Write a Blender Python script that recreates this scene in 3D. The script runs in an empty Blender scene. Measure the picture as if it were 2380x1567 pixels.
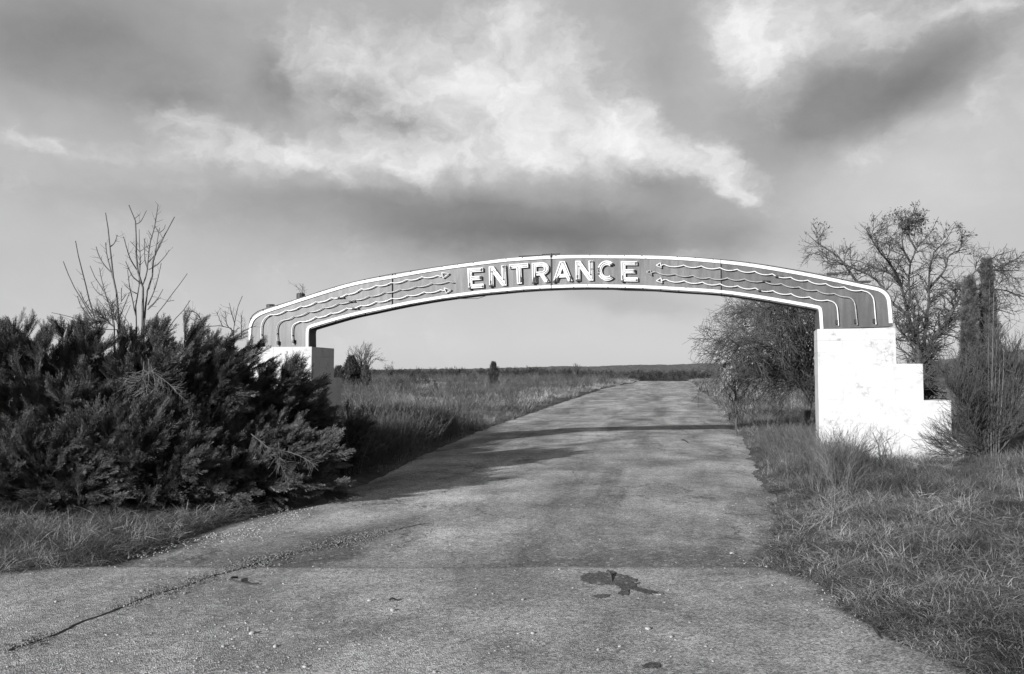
import bpy, math, random
import numpy as np
from mathutils import Vector, noise as mnoise

R = math.radians
PI = math.pi
rng = np.random.default_rng(7)
random.seed(7)
sc = bpy.context.scene
col = sc.collection

# ------------------------------------------------------------------ camera
FOC = 1851.0            # focal length in pixels of a 2380 px wide picture (28 mm lens on 36 mm film)
CX, CY, HOR = 1190.0, 783.5, 872.0
PITCH = math.atan((HOR - CY) / FOC)
EYE = 1.6
cam_d = bpy.data.cameras.new('camera')
cam = bpy.data.objects.new('camera', cam_d)
col.objects.link(cam)
cam.location = (0, 0, EYE)
cam.rotation_euler = (PI / 2 + PITCH, 0, 0)
cam_d.sensor_width = 36.0
cam_d.lens = 36.0 * FOC / 2380.0
cam_d.clip_start = 0.05
cam_d.clip_end = 12000
sc.camera = cam

# ------------------------------------------------------------------ light
SUN_AZ, SUN_EL = R(40), R(15.0)
sun_d = bpy.data.lights.new('sun', 'SUN')
sun_d.energy = 5.0
sun_d.angle = R(0.5)
sun_d.color = (1, 1, 1)
sun = bpy.data.objects.new('sun', sun_d)
col.objects.link(sun)
_t = Vector((math.sin(SUN_AZ) * math.cos(SUN_EL), math.cos(SUN_AZ) * math.cos(SUN_EL), -math.sin(SUN_EL)))
sun.rotation_euler = _t.to_track_quat('-Z', 'Y').to_euler()
sun.location = (-20, -40, 30)

sc.view_settings.view_transform = 'Standard'
sc.view_settings.look = 'None'
sc.view_settings.gamma = 1.0
sc.view_settings.exposure = 0.8
sc.view_settings.use_curve_mapping = False

def ray(px, py):
    """direction in the world of a point of the photograph (2380 px wide)"""
    x, y, z = (px - CX) / FOC, 1.0, -(py - CY) / FOC
    c, s = math.cos(PITCH), math.sin(PITCH)
    return x, y * c - z * s, y * s + z * c

# ------------------------------------------------------------------ node helper
class NT:
    def __init__(self, tree):
        self.t = tree
    def n(self, typ, **kw):
        nd = self.t.nodes.new(typ)
        ins = kw.pop('ins', {})
        for k, v in kw.items():
            setattr(nd, k, v)
        for k, v in ins.items():
            sock = nd.inputs[k]
            if isinstance(v, bpy.types.NodeSocket):
                self.t.links.new(v, sock)
            else:
                sock.default_value = v
        return nd
    def math(self, op, a, b=0.0, c=0.0, clamp=False):
        return self.n('ShaderNodeMath', operation=op, use_clamp=clamp, ins={0: a, 1: b, 2: c}).outputs[0]
    def vmath(self, op, a, b=(0, 0, 0)):
        return self.n('ShaderNodeVectorMath', operation=op, ins={0: a, 1: b}).outputs[0]
    def noise(self, vec, scale, detail=4, rough=0.55, dist=0.0, out=0):
        return self.n('ShaderNodeTexNoise', ins={'Vector': vec, 'Scale': scale, 'Detail': detail, 'Roughness': rough, 'Distortion': dist}).outputs[out]
    def ramp(self, fac, stops):
        nd = self.n('ShaderNodeValToRGB', ins={0: fac})
        el = nd.color_ramp.elements
        while len(el) < len(stops):
            el.new(0.5)
        for e, (p, v) in zip(el, stops):
            e.position = p
            e.color = (v, v, v, 1)
        return nd.outputs[0]
    def maprange(self, v, a, b, c, d, clamp=True):
        return self.n('ShaderNodeMapRange', clamp=clamp, ins={0: v, 1: a, 2: b, 3: c, 4: d}).outputs[0]
    def mix(self, fac, a, b):
        nd = self.n('ShaderNodeMix', data_type='FLOAT', ins={0: fac, 2: a, 3: b})
        return nd.outputs[0]
    def grey(self, v):
        return self.n('ShaderNodeCombineColor', ins={0: v, 1: v, 2: v}).outputs[0]

# ------------------------------------------------------------------ sky: Nishita daylight seen in black and white, with clouds laid over it by direction
world = bpy.data.worlds.new('World')
sc.world = world
world.use_nodes = True
wt = world.node_tree
wt.nodes.clear()
W = NT(wt)
sky = W.n('ShaderNodeTexSky', sky_type='NISHITA', sun_disc=False, sun_elevation=SUN_EL, sun_rotation=PI + SUN_AZ,
          altitude=150.0, air_density=1.0, dust_density=2.0, ozone_density=1.0)
sep = W.n('ShaderNodeSeparateColor', ins={0: sky.outputs[0]})
base = W.math('ADD', W.math('MULTIPLY', sep.outputs[0], 0.75), W.math('MULTIPLY', sep.outputs[1], 0.25))
tc = W.n('ShaderNodeTexCoord').outputs['Generated']
sx = W.n('ShaderNodeSeparateXYZ', ins={0: tc})
az = W.math('ARCTAN2', sx.outputs[0], sx.outputs[1])
el = W.math('ARCSINE', sx.outputs[2])
vec = W.n('ShaderNodeCombineXYZ', ins={0: az, 1: el, 2: 0.0}).outputs[0]
# domain warp: large lazy bends and small ragged ones
stretch = W.n('ShaderNodeMapping', ins={0: vec, 3: (1.0, 1.55, 1.0)}).outputs[0]
def centred(scale, det, rough, amp, v=None):
    w_ = W.noise(v if v is not None else stretch, scale, det, rough, out=1)
    w_ = W.vmath('SUBTRACT', w_, (0.5, 0.5, 0.5))
    return W.n('ShaderNodeVectorMath', operation='MULTIPLY', ins={0: w_, 1: (amp, amp * 0.7, 0.0)}).outputs[0]
wsoft = W.vmath('ADD', W.vmath('ADD', vec, centred(4.0, 3, 0.5, 0.10)), centred(15.0, 6, 0.62, 0.05))
wcrisp = W.vmath('ADD', W.vmath('ADD', vec, centred(5.0, 3, 0.5, 0.10)), W.vmath('ADD', centred(16.0, 6, 0.62, 0.075), centred(45.0, 6, 0.65, 0.022)))

def px_az(px, py):
    x, y, z = ray(px, py)
    return math.atan2(x, y), math.atan2(z, math.hypot(x, y))

# (x, y, half width, half height, turn, amount): sunlit heads of cloud
BRIGHT = [
    (1000, 190, 430, 190, 8, 0.75), (1260, 190, 260, 190, -25, 0.65), (760, 120, 230, 90, -12, 0.5), (960, 60, 260, 60, 0, 0.3),
    (880, 375, 660, 75, 1, 0.7), (620, 345, 280, 70, 8, 0.45), (1300, 330, 330, 120, -10, 0.55), (1640, 370, 200, 90, -32, 0.95),
    (1480, 290, 200, 90, -30, 0.5), (1720, 455, 70, 40, -35, 0.5), (150, 335, 210, 36, -8, 0.42), (480, 290, 200, 40, -6, 0.35),
    (1760, 90, 150, 210, 4, 0.62), (1930, 60, 230, 120, 0, 0.45), (2250, 10, 260, 60, 8, 0.65), (2330, 120, 140, 90, 30, 0.3),
    (2060, 330, 420, 60, 14, 0.25), (1180, 30, 200, 50, 0, 0.25), (230, 445, 380, 30, 4, 0.18), (1590, 610, 330, 26, 4, 0.16),
]
# undersides and grey veils, soft
DARK = [
    (1180, 520, 800, 150, 1, -0.46), (1450, 580, 480, 110, -2, -0.28), (1150, 560, 420, 90, 0, -0.10), (1720, 570, 150, 70, 0, -0.14), (880, 465, 420, 50, 2, -0.14),
    (870, 250, 190, 90, -28, -0.55), (660, 165, 90, 110, -30, -0.26), (1000, 330, 220, 40, 4, -0.14), (1960, 230, 420, 160, 22, -0.44), (2170, 160, 230, 90, 26, -0.22),
    (250, 150, 660, 210, -4, -0.25), (60, 40, 460, 160, 0, -0.16), (420, 230, 200, 70, 0, -0.12), (520, 20, 420, 70, 0, -0.10),
    (1530, 110, 130, 220, 0, -0.14), (1500, 695, 260, 40, -8, -0.14), (420, 480, 560, 60, 0, -0.12), (1480, 400, 150, 60, -30, -0.22),
    (2060, 420, 480, 190, 8, 0.16), (1200, 860, 1800, 260, 0, 0.10),
]
def blob_sum(v, blobs):
    acc = None
    for (px, py, hw, hh, deg, amt) in blobs:
        a, e = px_az(px, py)
        m = W.n('ShaderNodeMapping', vector_type='TEXTURE', ins={0: v, 1: (a, e, 0), 2: (0, 0, R(deg)), 3: (hw / FOC * 1.25, hh / FOC * 1.25, 1)}).outputs[0]
        g = W.n('ShaderNodeTexGradient', gradient_type='QUADRATIC_SPHERE', ins={0: m}).outputs['Fac']
        g = W.math('MINIMUM', W.math('MULTIPLY', g, 1.6), 1.0)
        acc = W.math('MULTIPLY_ADD', g, amt, acc if acc is not None else 0.0)
    return acc
bright = blob_sum(wcrisp, BRIGHT)
dark = blob_sum(wsoft, DARK)
# the rest of the sky, outside the frame, carries the same kind of broken cloud
big = W.noise(W.n('ShaderNodeMapping', ins={0: tc, 3: (1, 1, 2.2)}).outputs[0], 1.6, 5, 0.55)
inframe = W.math('MULTIPLY', W.maprange(W.math('ABSOLUTE', az), 0.6, 0.85, 1, 0), W.maprange(el, 0.44, 0.6, 1, 0))
outf = W.math('SUBTRACT', 1.0, inframe)
bright = W.math('ADD', bright, W.math('MULTIPLY', W.math('MULTIPLY', W.math('SUBTRACT', big, 0.47), 2.5), outf))
fine = W.noise(wcrisp, 11.0, 10, 0.62, 0.15)
mid = W.noise(stretch, 3.6, 5, 0.55, 0.2)
fc = W.math('SUBTRACT', fine, 0.5); mc = W.math('SUBTRACT', mid, 0.5)
F = W.math('ADD', bright, W.math('ADD', W.math('MULTIPLY', fc, 1.1), W.math('MULTIPLY', mc, 0.5)))
mask = W.n('ShaderNodeMapRange', interpolation_type='SMOOTHSTEP', ins={0: F, 1: 0.05, 2: 1.05, 3: 0.0, 4: 1.0}).outputs[0]
gain = W.math('ADD', W.math('MULTIPLY', mask, W.math('ADD', 0.62, W.math('MULTIPLY', fc, 1.6))), dark)
upper = W.maprange(el, 0.03, 0.25, 0.2, 1.0)
gain = W.math('ADD', gain, W.math('MULTIPLY', W.math('ADD', W.math('MULTIPLY', fc, 0.28), W.math('MULTIPLY', mc, 0.34)), upper))
# clear sky, a little brighter towards the horizon, darker towards the zenith like a red-filtered winter sky; above the frame dimmed further to deepen shadows
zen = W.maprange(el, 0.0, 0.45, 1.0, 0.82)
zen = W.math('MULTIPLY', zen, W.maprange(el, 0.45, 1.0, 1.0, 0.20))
lum = W.math('MULTIPLY', W.math('ADD', W.math('MULTIPLY', W.math('MINIMUM', base, 9.0), 0.12), 3.0), zen)  # glow on the sun's side capped to weaken the fill light
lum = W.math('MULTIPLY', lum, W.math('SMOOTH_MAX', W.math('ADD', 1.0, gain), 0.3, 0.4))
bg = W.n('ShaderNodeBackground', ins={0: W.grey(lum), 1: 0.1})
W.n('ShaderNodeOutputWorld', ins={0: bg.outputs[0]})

# ------------------------------------------------------------------ objects and meshes
def tag(o, label=None, cat=None, group=None, kind=None):
    if label: o['label'] = label
    if cat: o['category'] = cat
    if group: o['group'] = group
    if kind: o['kind'] = kind
    return o

def empty(name, loc, rz=0.0, label=None, cat=None, group=None):
    o = bpy.data.objects.new(name, None)
    col.objects.link(o)
    o.location = loc
    o.rotation_euler = (0, 0, rz)
    o.empty_display_size = 0.2
    return tag(o, label, cat, group)

def link(name, me, mat=None, parent=None, loc=None):
    o = bpy.data.objects.new(name, me)
    col.objects.link(o)
    if mat is not None and not me.materials:
        me.materials.append(mat)
    if parent is not None:
        o.parent = parent
        if loc is None:
            o.matrix_parent_inverse = pinv(parent)
    if loc is not None:
        o.location = loc
    return o

def world_m(p):
    from mathutils import Matrix
    m = Matrix.LocRotScale(p.location, p.rotation_euler, p.scale)
    return m if p.parent is None else world_m(p.parent) @ p.matrix_parent_inverse @ m

def pinv(p):
    return world_m(p).inverted()

class MB:
    """collects verts and faces (numpy) and builds one mesh"""
    def __init__(self):
        self.v, self.f, self.n = [], {3: [], 4: []}, 0
    def add(self, v, f):
        v = np.asarray(v, float).reshape(-1, 3)
        f = np.asarray(f, int)
        self.v.append(v)
        self.f[f.shape[1]].append(f + self.n)
        self.n += len(v)
        return self
    def box(self, c, s, rz=0.0):
        x, y, z = np.array(s) / 2.0
        p = np.array([(-x, -y, -z), (x, -y, -z), (x, y, -z), (-x, y, -z), (-x, -y, z), (x, -y, z), (x, y, z), (-x, y, z)])
        cr, sr = math.cos(rz), math.sin(rz)
        p = p @ np.array([[cr, sr, 0], [-sr, cr, 0], [0, 0, 1]]) + np.array(c)
        return self.add(p, [(0, 3, 2, 1), (4, 5, 6, 7), (0, 1, 5, 4), (1, 2, 6, 5), (2, 3, 7, 6), (3, 0, 4, 7)])
    def tubes(self, P, Rr, sides=4):
        """P (M,K,3), Rr (M,K)"""
        P = np.asarray(P, float); Rr = np.asarray(Rr, float)
        M, K, _ = P.shape
        T = np.gradient(P, axis=1)
        T /= np.linalg.norm(T, axis=2, keepdims=True) + 1e-9
        ref = np.where(np.abs(T[..., 2:3]) > 0.9, np.array([1.0, 0, 0]), np.array([0, 0, 1.0]))
        ref = np.repeat(ref[:, :1], K, axis=1)
        A = np.cross(T, ref); A /= np.linalg.norm(A, axis=2, keepdims=True) + 1e-9
        B = np.cross(T, A)
        an = np.arange(sides) * 2 * PI / sides
        V = P[:, :, None] + Rr[:, :, None, None] * (A[:, :, None] * np.cos(an)[None, None, :, None] + B[:, :, None] * np.sin(an)[None, None, :, None])
        i = np.arange(sides); j = (i + 1) % sides
        k = np.arange(K - 1)[:, None] * sides
        F = np.stack([k + i, k + j, k + sides + j, k + sides + i], -1).reshape(-1, 4)
        F = (F[None] + (np.arange(M) * K * sides)[:, None, None]).reshape(-1, 4)
        self.add(V.reshape(-1, 3), F)
        if sides >= 4:   # end caps
            caps = []
            for m in range(M):
                b = m * K * sides
                caps += [(b, b + 3, b + 2, b + 1), (b + (K - 1) * sides, b + (K - 1) * sides + 1, b + (K - 1) * sides + 2, b + (K - 1) * sides + 3)] if sides == 4 else []
            if caps: self.f[4].append(np.array(caps) + self.n - M * K * sides)
        return self
    def tube(self, pts, r, sides=6):
        pts = np.asarray(pts, float)
        r = np.full(len(pts), r) if np.isscalar(r) else np.asarray(r)
        return self.tubes(pts[None], r[None], sides)
    def mesh(self, name, smooth=False):
        me = bpy.data.meshes.new(name)
        V = np.concatenate(self.v) if self.v else np.zeros((0, 3))
        f3 = np.concatenate(self.f[3]) if self.f[3] else np.zeros((0, 3), int)
        f4 = np.concatenate(self.f[4]) if self.f[4] else np.zeros((0, 4), int)
        nl = f3.size + f4.size
        me.vertices.add(len(V)); me.vertices.foreach_set('co', V.ravel().astype(np.float32))
        me.loops.add(nl); me.loops.foreach_set('vertex_index', np.concatenate([f3.ravel(), f4.ravel()]).astype(np.int32))
        me.polygons.add(len(f3) + len(f4))
        tot = np.concatenate([np.full(len(f3), 3), np.full(len(f4), 4)])
        me.polygons.foreach_set('loop_start', (np.cumsum(tot) - tot).astype(np.int32))
        me.polygons.foreach_set('use_smooth', np.full(len(tot), bool(smooth)))
        me.update(calc_edges=True)
        return me
    def build(self, name, mat, parent=None, smooth=False):
        return link(name, self.mesh(name, smooth), mat, parent)

def prism(mb, poly, org, U, V, N, t0, t1):
    """extrude a planar polygon (list of (u,v)) along N from t0 to t1, concave allowed"""
    from mathutils.geometry import tessellate_polygon
    poly = [tuple(p) for p in poly]
    area = sum(poly[i][0] * poly[(i + 1) % len(poly)][1] - poly[(i + 1) % len(poly)][0] * poly[i][1] for i in range(len(poly)))
    if area < 0: poly = poly[::-1]
    tri = tessellate_polygon([[Vector((u, v, 0)) for u, v in poly]])
    org, U, V, N = map(np.array, (org, U, V, N))
    P = np.array(poly)
    a = org + P[:, :1] * U + P[:, 1:] * V
    n = len(poly)
    b0, b1 = a + N * t0, a + N * t1
    i = np.arange(n); j = (i + 1) % n
    mb.add(np.concatenate([b0, b1]), np.stack([i, j, j + n, i + n], -1))
    mb.f[3].append(np.array([t for t in tri] + [(t[0] + n, t[2] + n, t[1] + n) for t in tri]) + mb.n - 2 * n)
    return mb

def fix_normals(o):
    import bmesh
    bm = bmesh.new(); bm.from_mesh(o.data)
    bmesh.ops.recalc_face_normals(bm, faces=bm.faces)
    bm.to_mesh(o.data); bm.free()
    return o

def scatter(name, protos, pts, rot, scl, idx, mat, parent=None, thick=None):
    """geometry-nodes scatter of small plant meshes for things nobody could count"""
    me = bpy.data.meshes.new(name)
    pts = np.asarray(pts, float)
    me.vertices.add(len(pts)); me.vertices.foreach_set('co', pts.ravel().astype(np.float32))
    a = me.attributes.new('rot', 'FLOAT_VECTOR', 'POINT'); a.data.foreach_set('vector', np.asarray(rot, np.float32).ravel())
    scl = np.asarray(scl, np.float32)
    if scl.ndim == 1: scl = np.repeat(scl[:, None], 3, 1)
    a = me.attributes.new('scl', 'FLOAT_VECTOR', 'POINT'); a.data.foreach_set('vector', scl.ravel())
    a = me.attributes.new('idx', 'INT', 'POINT'); a.data.foreach_set('value', np.asarray(idx, np.int32))
    o = link(name, me, mat, parent)
    cc = bpy.data.collections.new(name + '_source')
    for k, pm in enumerate(protos):
        if not pm.materials: pm.materials.append(mat)
        po = bpy.data.objects.new('%s_%02d' % (name, k), pm)
        cc.objects.link(po)
    g = bpy.data.node_groups.new(name, 'GeometryNodeTree')
    g.interface.new_socket('Geometry', in_out='INPUT', socket_type='NodeSocketGeometry')
    g.interface.new_socket('Geometry', in_out='OUTPUT', socket_type='NodeSocketGeometry')
    G = NT(g)
    gi = G.n('NodeGroupInput'); go = G.n('NodeGroupOutput')
    ci = G.n('GeometryNodeCollectionInfo', ins={0: cc, 1: True, 2: True})
    def attr(nm, ty):
        nd = G.n('GeometryNodeInputNamedAttribute', data_type=ty)
        nd.inputs[0].default_value = nm
        return nd.outputs[0]
    ip = G.n('GeometryNodeInstanceOnPoints')
    g.links.new(gi.outputs[0], ip.inputs['Points'])
    g.links.new(ci.outputs[0], ip.inputs['Instance'])
    ip.inputs['Pick Instance'].default_value = True
    g.links.new(attr('idx', 'INT'), ip.inputs['Instance Index'])
    g.links.new(attr('rot', 'FLOAT_VECTOR'), ip.inputs['Rotation'])
    g.links.new(attr('scl', 'FLOAT_VECTOR'), ip.inputs['Scale'])
    g.links.new(ip.outputs[0], go.inputs[0])
    md = o.modifiers.new('scatter', 'NODES'); md.node_group = g
    o['kind'] = 'stuff'
    return o

# ------------------------------------------------------------------ materials (black and white photograph: every tone is a grey)
def mat_new(name):
    m = bpy.data.materials.new(name); m.use_nodes = True
    m.node_tree.nodes.clear()
    return m, NT(m.node_tree)

def finish(m, N, colour, rough=0.8, normal=None, spec=0.3, metal=0.0, trans=None):
    p = N.n('ShaderNodeBsdfPrincipled', ins={'Base Color': N.grey(colour), 'Roughness': rough, 'Specular IOR Level': spec, 'Metallic': metal})
    if normal is not None: N.t.links.new(normal, p.inputs['Normal'])
    out = p.outputs[0]
    if trans is not None:
        tr = N.n('ShaderNodeBsdfTranslucent', ins={0: N.grey(colour)})
        out = N.n('ShaderNodeMixShader', ins={0: trans, 1: out, 2: tr.outputs[0]}).outputs[0]
    N.n('ShaderNodeOutputMaterial', ins={0: out})
    return m

def obj_rand(N):
    return N.n('ShaderNodeObjectInfo').outputs['Random']

def leafy(name, lo, hi, rough=0.7, spec=0.15, trans=0.15, patch=0.0, pscale=0.4):
    m, N = mat_new(name)
    r = obj_rand(N)
    c = N.maprange(N.math('POWER', r, 1.6), 0, 1, lo, hi)
    g = N.n('ShaderNodeNewGeometry')
    pos = g.outputs['Position']
    if patch:
        q = N.noise(pos, pscale, 3, 0.55)
        c = N.math('MULTIPLY', c, N.maprange(q, 0.35, 0.65, 1 - patch, 1 + patch))
    f = N.noise(pos, 9.0, 2)
    c = N.math('MULTIPLY', c, N.maprange(f, 0.3, 0.7, 0.75, 1.25))
    return finish(m, N, c, rough, spec=spec, trans=trans)

M = {}
M['grass_near'] = leafy('dry_grass_near', 0.05, 0.34, trans=0.25, patch=0.45, pscale=0.8)
M['grass_far'] = leafy('dry_grass_far', 0.09, 0.42, trans=0.2, patch=0.5, pscale=0.16)
M['brush'] = leafy('dark_brush', 0.04, 0.13, trans=0.0, patch=0.3)
M['juniper'] = leafy('juniper', 0.035, 0.15, rough=0.5, spec=0.35, trans=0.15, patch=0.35, pscale=1.2)
M['cedar'] = leafy('cedar', 0.02, 0.05, trans=0.05)
M['column'] = leafy('column_foliage', 0.02, 0.065, trans=0.05)
M['wood_far'] = leafy('far_wood', 0.02, 0.05, trans=0.0, patch=0.3, pscale=0.02)
M['ridge'] = leafy('ridge_wood', 0.08, 0.14, trans=0.0, patch=0.3, pscale=0.01)
M['straw'] = leafy('straw', 0.12, 0.28, trans=0.1)

def bark(name, lo, hi):
    m, N = mat_new(name)
    pos = N.n('ShaderNodeNewGeometry').outputs['Position']
    a = N.noise(pos, 6.0, 4); b = N.noise(pos, 60.0, 3)
    c = N.maprange(N.math('ADD', N.math('MULTIPLY', a, 0.6), N.math('MULTIPLY', b, 0.4)), 0.3, 0.7, lo, hi)
    return finish(m, N, c, 0.85)
M['bark'] = bark('bark', 0.05, 0.14)
M['bark_dark'] = bark('bark_dark', 0.03, 0.08)
M['bark_pale'] = bark('bark_pale', 0.12, 0.3)
M['leaf_dead'] = bark('dead_leaf', 0.05, 0.1)

# white painted block
def m_block(name, lo=0.55, hi=0.40, wear=1.0):
    m, N = mat_new(name)
    tcn = N.n('ShaderNodeNewGeometry').outputs['Position']
    r = obj_rand(N)
    a = N.noise(tcn, 3.2, 6, 0.65); b = N.noise(tcn, 16.0, 5, 0.7); cc = N.noise(tcn, 120.0, 2)
    wear_f = N.math('MULTIPLY', N.maprange(a, 0.49, 0.66, 0, 1), N.maprange(b, 0.44, 0.58, 0, 1))
    wear_f = N.math('MULTIPLY', wear_f, N.maprange(r, 0.2, 0.9, 0.2, 1.0))
    c = N.mix(N.math('MULTIPLY', wear_f, wear), N.maprange(r, 0, 1, hi * 0.93, hi), 0.17)
    chips = N.maprange(N.noise(tcn, 34.0, 3, 0.6), 0.70, 0.73, 0, 1)
    c = N.mix(N.math('MULTIPLY', chips, 0.6), c, 0.15)
    bm = N.n('ShaderNodeBump', ins={'Strength': 0.35, 'Distance': 0.01, 'Height': N.math('ADD', cc, N.math('MULTIPLY', b, 1.2))})
    return finish(m, N, c, 0.85, bm.outputs[0], 0.2)
M['block'] = m_block('painted_block')
M['block_left'] = m_block('painted_block_worn', hi=0.40, wear=0.9)
m, N = mat_new('mortar'); M['mortar'] = finish(m, N, N.maprange(N.noise(N.n('ShaderNodeNewGeometry').outputs['Position'], 30, 4), 0.3, 0.7, 0.30, 0.42), 0.95)

# sign metal
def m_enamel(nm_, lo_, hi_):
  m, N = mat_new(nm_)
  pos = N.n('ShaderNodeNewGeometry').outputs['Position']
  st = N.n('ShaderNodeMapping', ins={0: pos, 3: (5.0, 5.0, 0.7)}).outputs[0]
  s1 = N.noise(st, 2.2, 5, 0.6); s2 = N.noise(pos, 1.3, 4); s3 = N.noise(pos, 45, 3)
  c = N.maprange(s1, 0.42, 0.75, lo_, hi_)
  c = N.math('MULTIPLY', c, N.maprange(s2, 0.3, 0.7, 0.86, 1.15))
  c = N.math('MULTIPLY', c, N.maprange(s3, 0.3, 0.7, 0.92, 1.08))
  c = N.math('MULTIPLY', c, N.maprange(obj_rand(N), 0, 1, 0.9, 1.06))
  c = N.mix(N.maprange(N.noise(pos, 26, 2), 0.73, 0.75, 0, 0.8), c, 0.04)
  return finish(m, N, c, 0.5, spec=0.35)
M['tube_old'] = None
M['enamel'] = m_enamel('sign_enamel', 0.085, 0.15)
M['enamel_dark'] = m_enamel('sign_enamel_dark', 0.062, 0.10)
def plain(name, v, rough=0.6, spec=0.3, var=0.15, sc_=12.0, rust=0.0):
    m, N = mat_new(name)
    pos = N.n('ShaderNodeNewGeometry').outputs['Position']
    c = N.maprange(N.noise(pos, sc_, 5, 0.6), 0.3, 0.7, v * (1 - var), v * (1 + var))
    if rust:
        c = N.mix(N.math('MULTIPLY', N.maprange(N.noise(pos, 9, 5, 0.7), 0.62, 0.68, 0, 1), rust), c, 0.06)
    return finish(m, N, c, rough, spec=spec)
M['stripe'] = plain('white_stripe', 0.5, 0.5, var=0.06, rust=0.6)
M['letter'] = plain('white_letter', 0.5, 0.45, var=0.05, rust=0.85)
M['tube'] = plain('neon_glass', 0.5, 0.25, 0.5, var=0.1)
M['tube_old'] = plain('letter_tubing', 0.28, 0.3, 0.5, var=0.5)
M['tube_dirty'] = plain('neon_glass_dirty', 0.26, 0.3, 0.5, var=0.3)
M['flange'] = plain('sign_edge', 0.12, 0.6, var=0.3, rust=0.8)
M['soffit'] = plain('sign_soffit', 0.06, 0.8, var=0.3)
M['black'] = plain('black_metal', 0.03, 0.6, var=0.4)
M['cable'] = plain('cable', 0.04, 0.6)
M['stone'] = plain('pale_stone', 0.27, 0.8, var=0.35, sc_=7)
M['stone_dark'] = plain('gravel', 0.15, 0.9, var=0.6, sc_=40)
M['patchdark'] = plain('dark_patch', 0.06, 0.9, var=0.5, sc_=50)
M['far_white'] = plain('far_white_wall', 0.35, 0.8, var=0.05)
M['hill'] = plain('wooded_hill_hazed', 0.085, 0.95, var=0.25, sc_=0.05)  # distance haze put into the colour as a lighter grey

# asphalt
Y_SEAM_GUESS = 6.75
def m_asphalt(name, base=0.17, apron=False):
    m, N = mat_new(name)
    pos = N.n('ShaderNodeNewGeometry').outputs['Position']
    # turn the coordinates along the road
    rd = N.n('ShaderNodeMapping', ins={0: pos, 2: (0, 0, R(10.8)), 3: (1, 1, 1)}).outputs[0]
    ln = N.n('ShaderNodeMapping', ins={0: rd, 3: (0.55, 0.10, 1)}).outputs[0]
    a = N.noise(ln, 1.6, 6, 0.6, 0.6)
    b = N.noise(pos, 0.9, 6, 0.6, 0.4)
    f = N.noise(pos, 9.0, 5, 0.65)
    sp = N.n('ShaderNodeTexVoronoi', ins={'Vector': pos, 'Scale': 105.0})
    sp2 = N.n('ShaderNodeTexVoronoi', ins={'Vector': pos, 'Scale': 38.0})
    c = N.maprange(a, 0.36, 0.64, base * 0.64, base * 1.5)
    if apron: c = N.maprange(a, 0.3, 0.7, base * 0.88, base * 1.14)
    c = N.math('MULTIPLY', c, N.maprange(b, 0.38, 0.62, 0.72, 1.25))
    blot = N.maprange(N.noise(pos, 0.55, 7, 0.68, 1.0), 0.585, 0.66, 0, 1)       # old damp and oil stains
    c = N.math('MULTIPLY', c, N.math('SUBTRACT', 1.0, N.math('MULTIPLY', blot, 0.22 if apron else 0.42)))
    sx3 = N.n('ShaderNodeSeparateXYZ', ins={0: pos})
    if not apron:
        # worn wheel tracks: paler strips along the road
        rx = N.n('ShaderNodeSeparateXYZ', ins={0: rd}).outputs[0]
        tr_n = N.math('MULTIPLY', N.math('SUBTRACT', N.noise(N.n('ShaderNodeMapping', ins={0: rd, 3: (0.6, 0.12, 1)}).outputs[0], 1.3, 4), 0.5), 1.6)
        s_ = N.math('SINE', N.math('ADD', N.math('MULTIPLY', rx, 2.0), tr_n))
        c = N.math('MULTIPLY', c, N.maprange(s_, -1, 1, 0.90, 1.14))
        # the strip just beyond the seam has gathered dirt and is darker and rougher
        near_seam = N.maprange(N.math('ADD', sx3.outputs[1], N.math('MULTIPLY', N.math('SUBTRACT', f, 0.5), 1.2)), Y_SEAM_GUESS, Y_SEAM_GUESS + 1.6, 0.55, 1.0)
        c = N.math('MULTIPLY', c, near_seam)
    c = N.math('MULTIPLY', c, N.maprange(f, 0.3, 0.7, 0.82, 1.18))
    col1 = N.n('ShaderNodeSeparateColor', ins={0: sp.outputs['Color']}).outputs[0]
    c = N.math('MULTIPLY', c, N.maprange(col1, 0, 1, 0.4, 1.6))
    col2 = N.n('ShaderNodeSeparateColor', ins={0: sp2.outputs['Color']}).outputs[0]
    c = N.math('MULTIPLY', c, N.maprange(col2, 0, 1, 0.85, 1.15))
    bright = N.maprange(col2, 0.965, 0.985, 0, 1)
    c = N.mix(N.math('MULTIPLY', bright, 0.5), c, 0.5)
    # thin irregular cracks in the old surface
    if not apron:
        ce = N.n('ShaderNodeTexVoronoi', feature='DISTANCE_TO_EDGE', ins={'Vector': N.vmath('ADD', N.n('ShaderNodeMapping', ins={0: rd, 3: (0.7, 0.35, 1)}).outputs[0], N.n('ShaderNodeVectorMath', operation='SCALE', ins={0: N.noise(pos, 3.0, 5, 0.7, out=1), 3: 0.45}).outputs[0]), 'Scale': 1.1}).outputs[0]
        gate = N.maprange(N.noise(pos, 0.5, 3), 0.44, 0.54, 0, 1)
        c = N.mix(N.math('MULTIPLY', N.maprange(ce, 0.0, 0.016, 0.8, 0), gate), c, 0.03)
    h = N.math('ADD', sp.outputs['Distance'], N.math('MULTIPLY', f, 0.5))
    bm = N.n('ShaderNodeBump', ins={'Strength': 0.55, 'Distance': 0.008, 'Height': h})
    return finish(m, N, c, 0.9, bm.outputs[0], 0.2)
M['road'] = m_asphalt('old_asphalt', 0.26)
M['apron'] = m_asphalt('apron_asphalt', 0.275, True)
M['broken'] = m_asphalt('broken_asphalt', 0.085, True)
m, N = mat_new('soil')
pos = N.n('ShaderNodeNewGeometry').outputs['Position']
c = N.maprange(N.noise(pos, 0.35, 6, 0.6), 0.35, 0.65, 0.05, 0.13)
c = N.math('MULTIPLY', c, N.maprange(N.noise(pos, 6, 6, 0.7), 0.3, 0.7, 0.5, 1.5))
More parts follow.
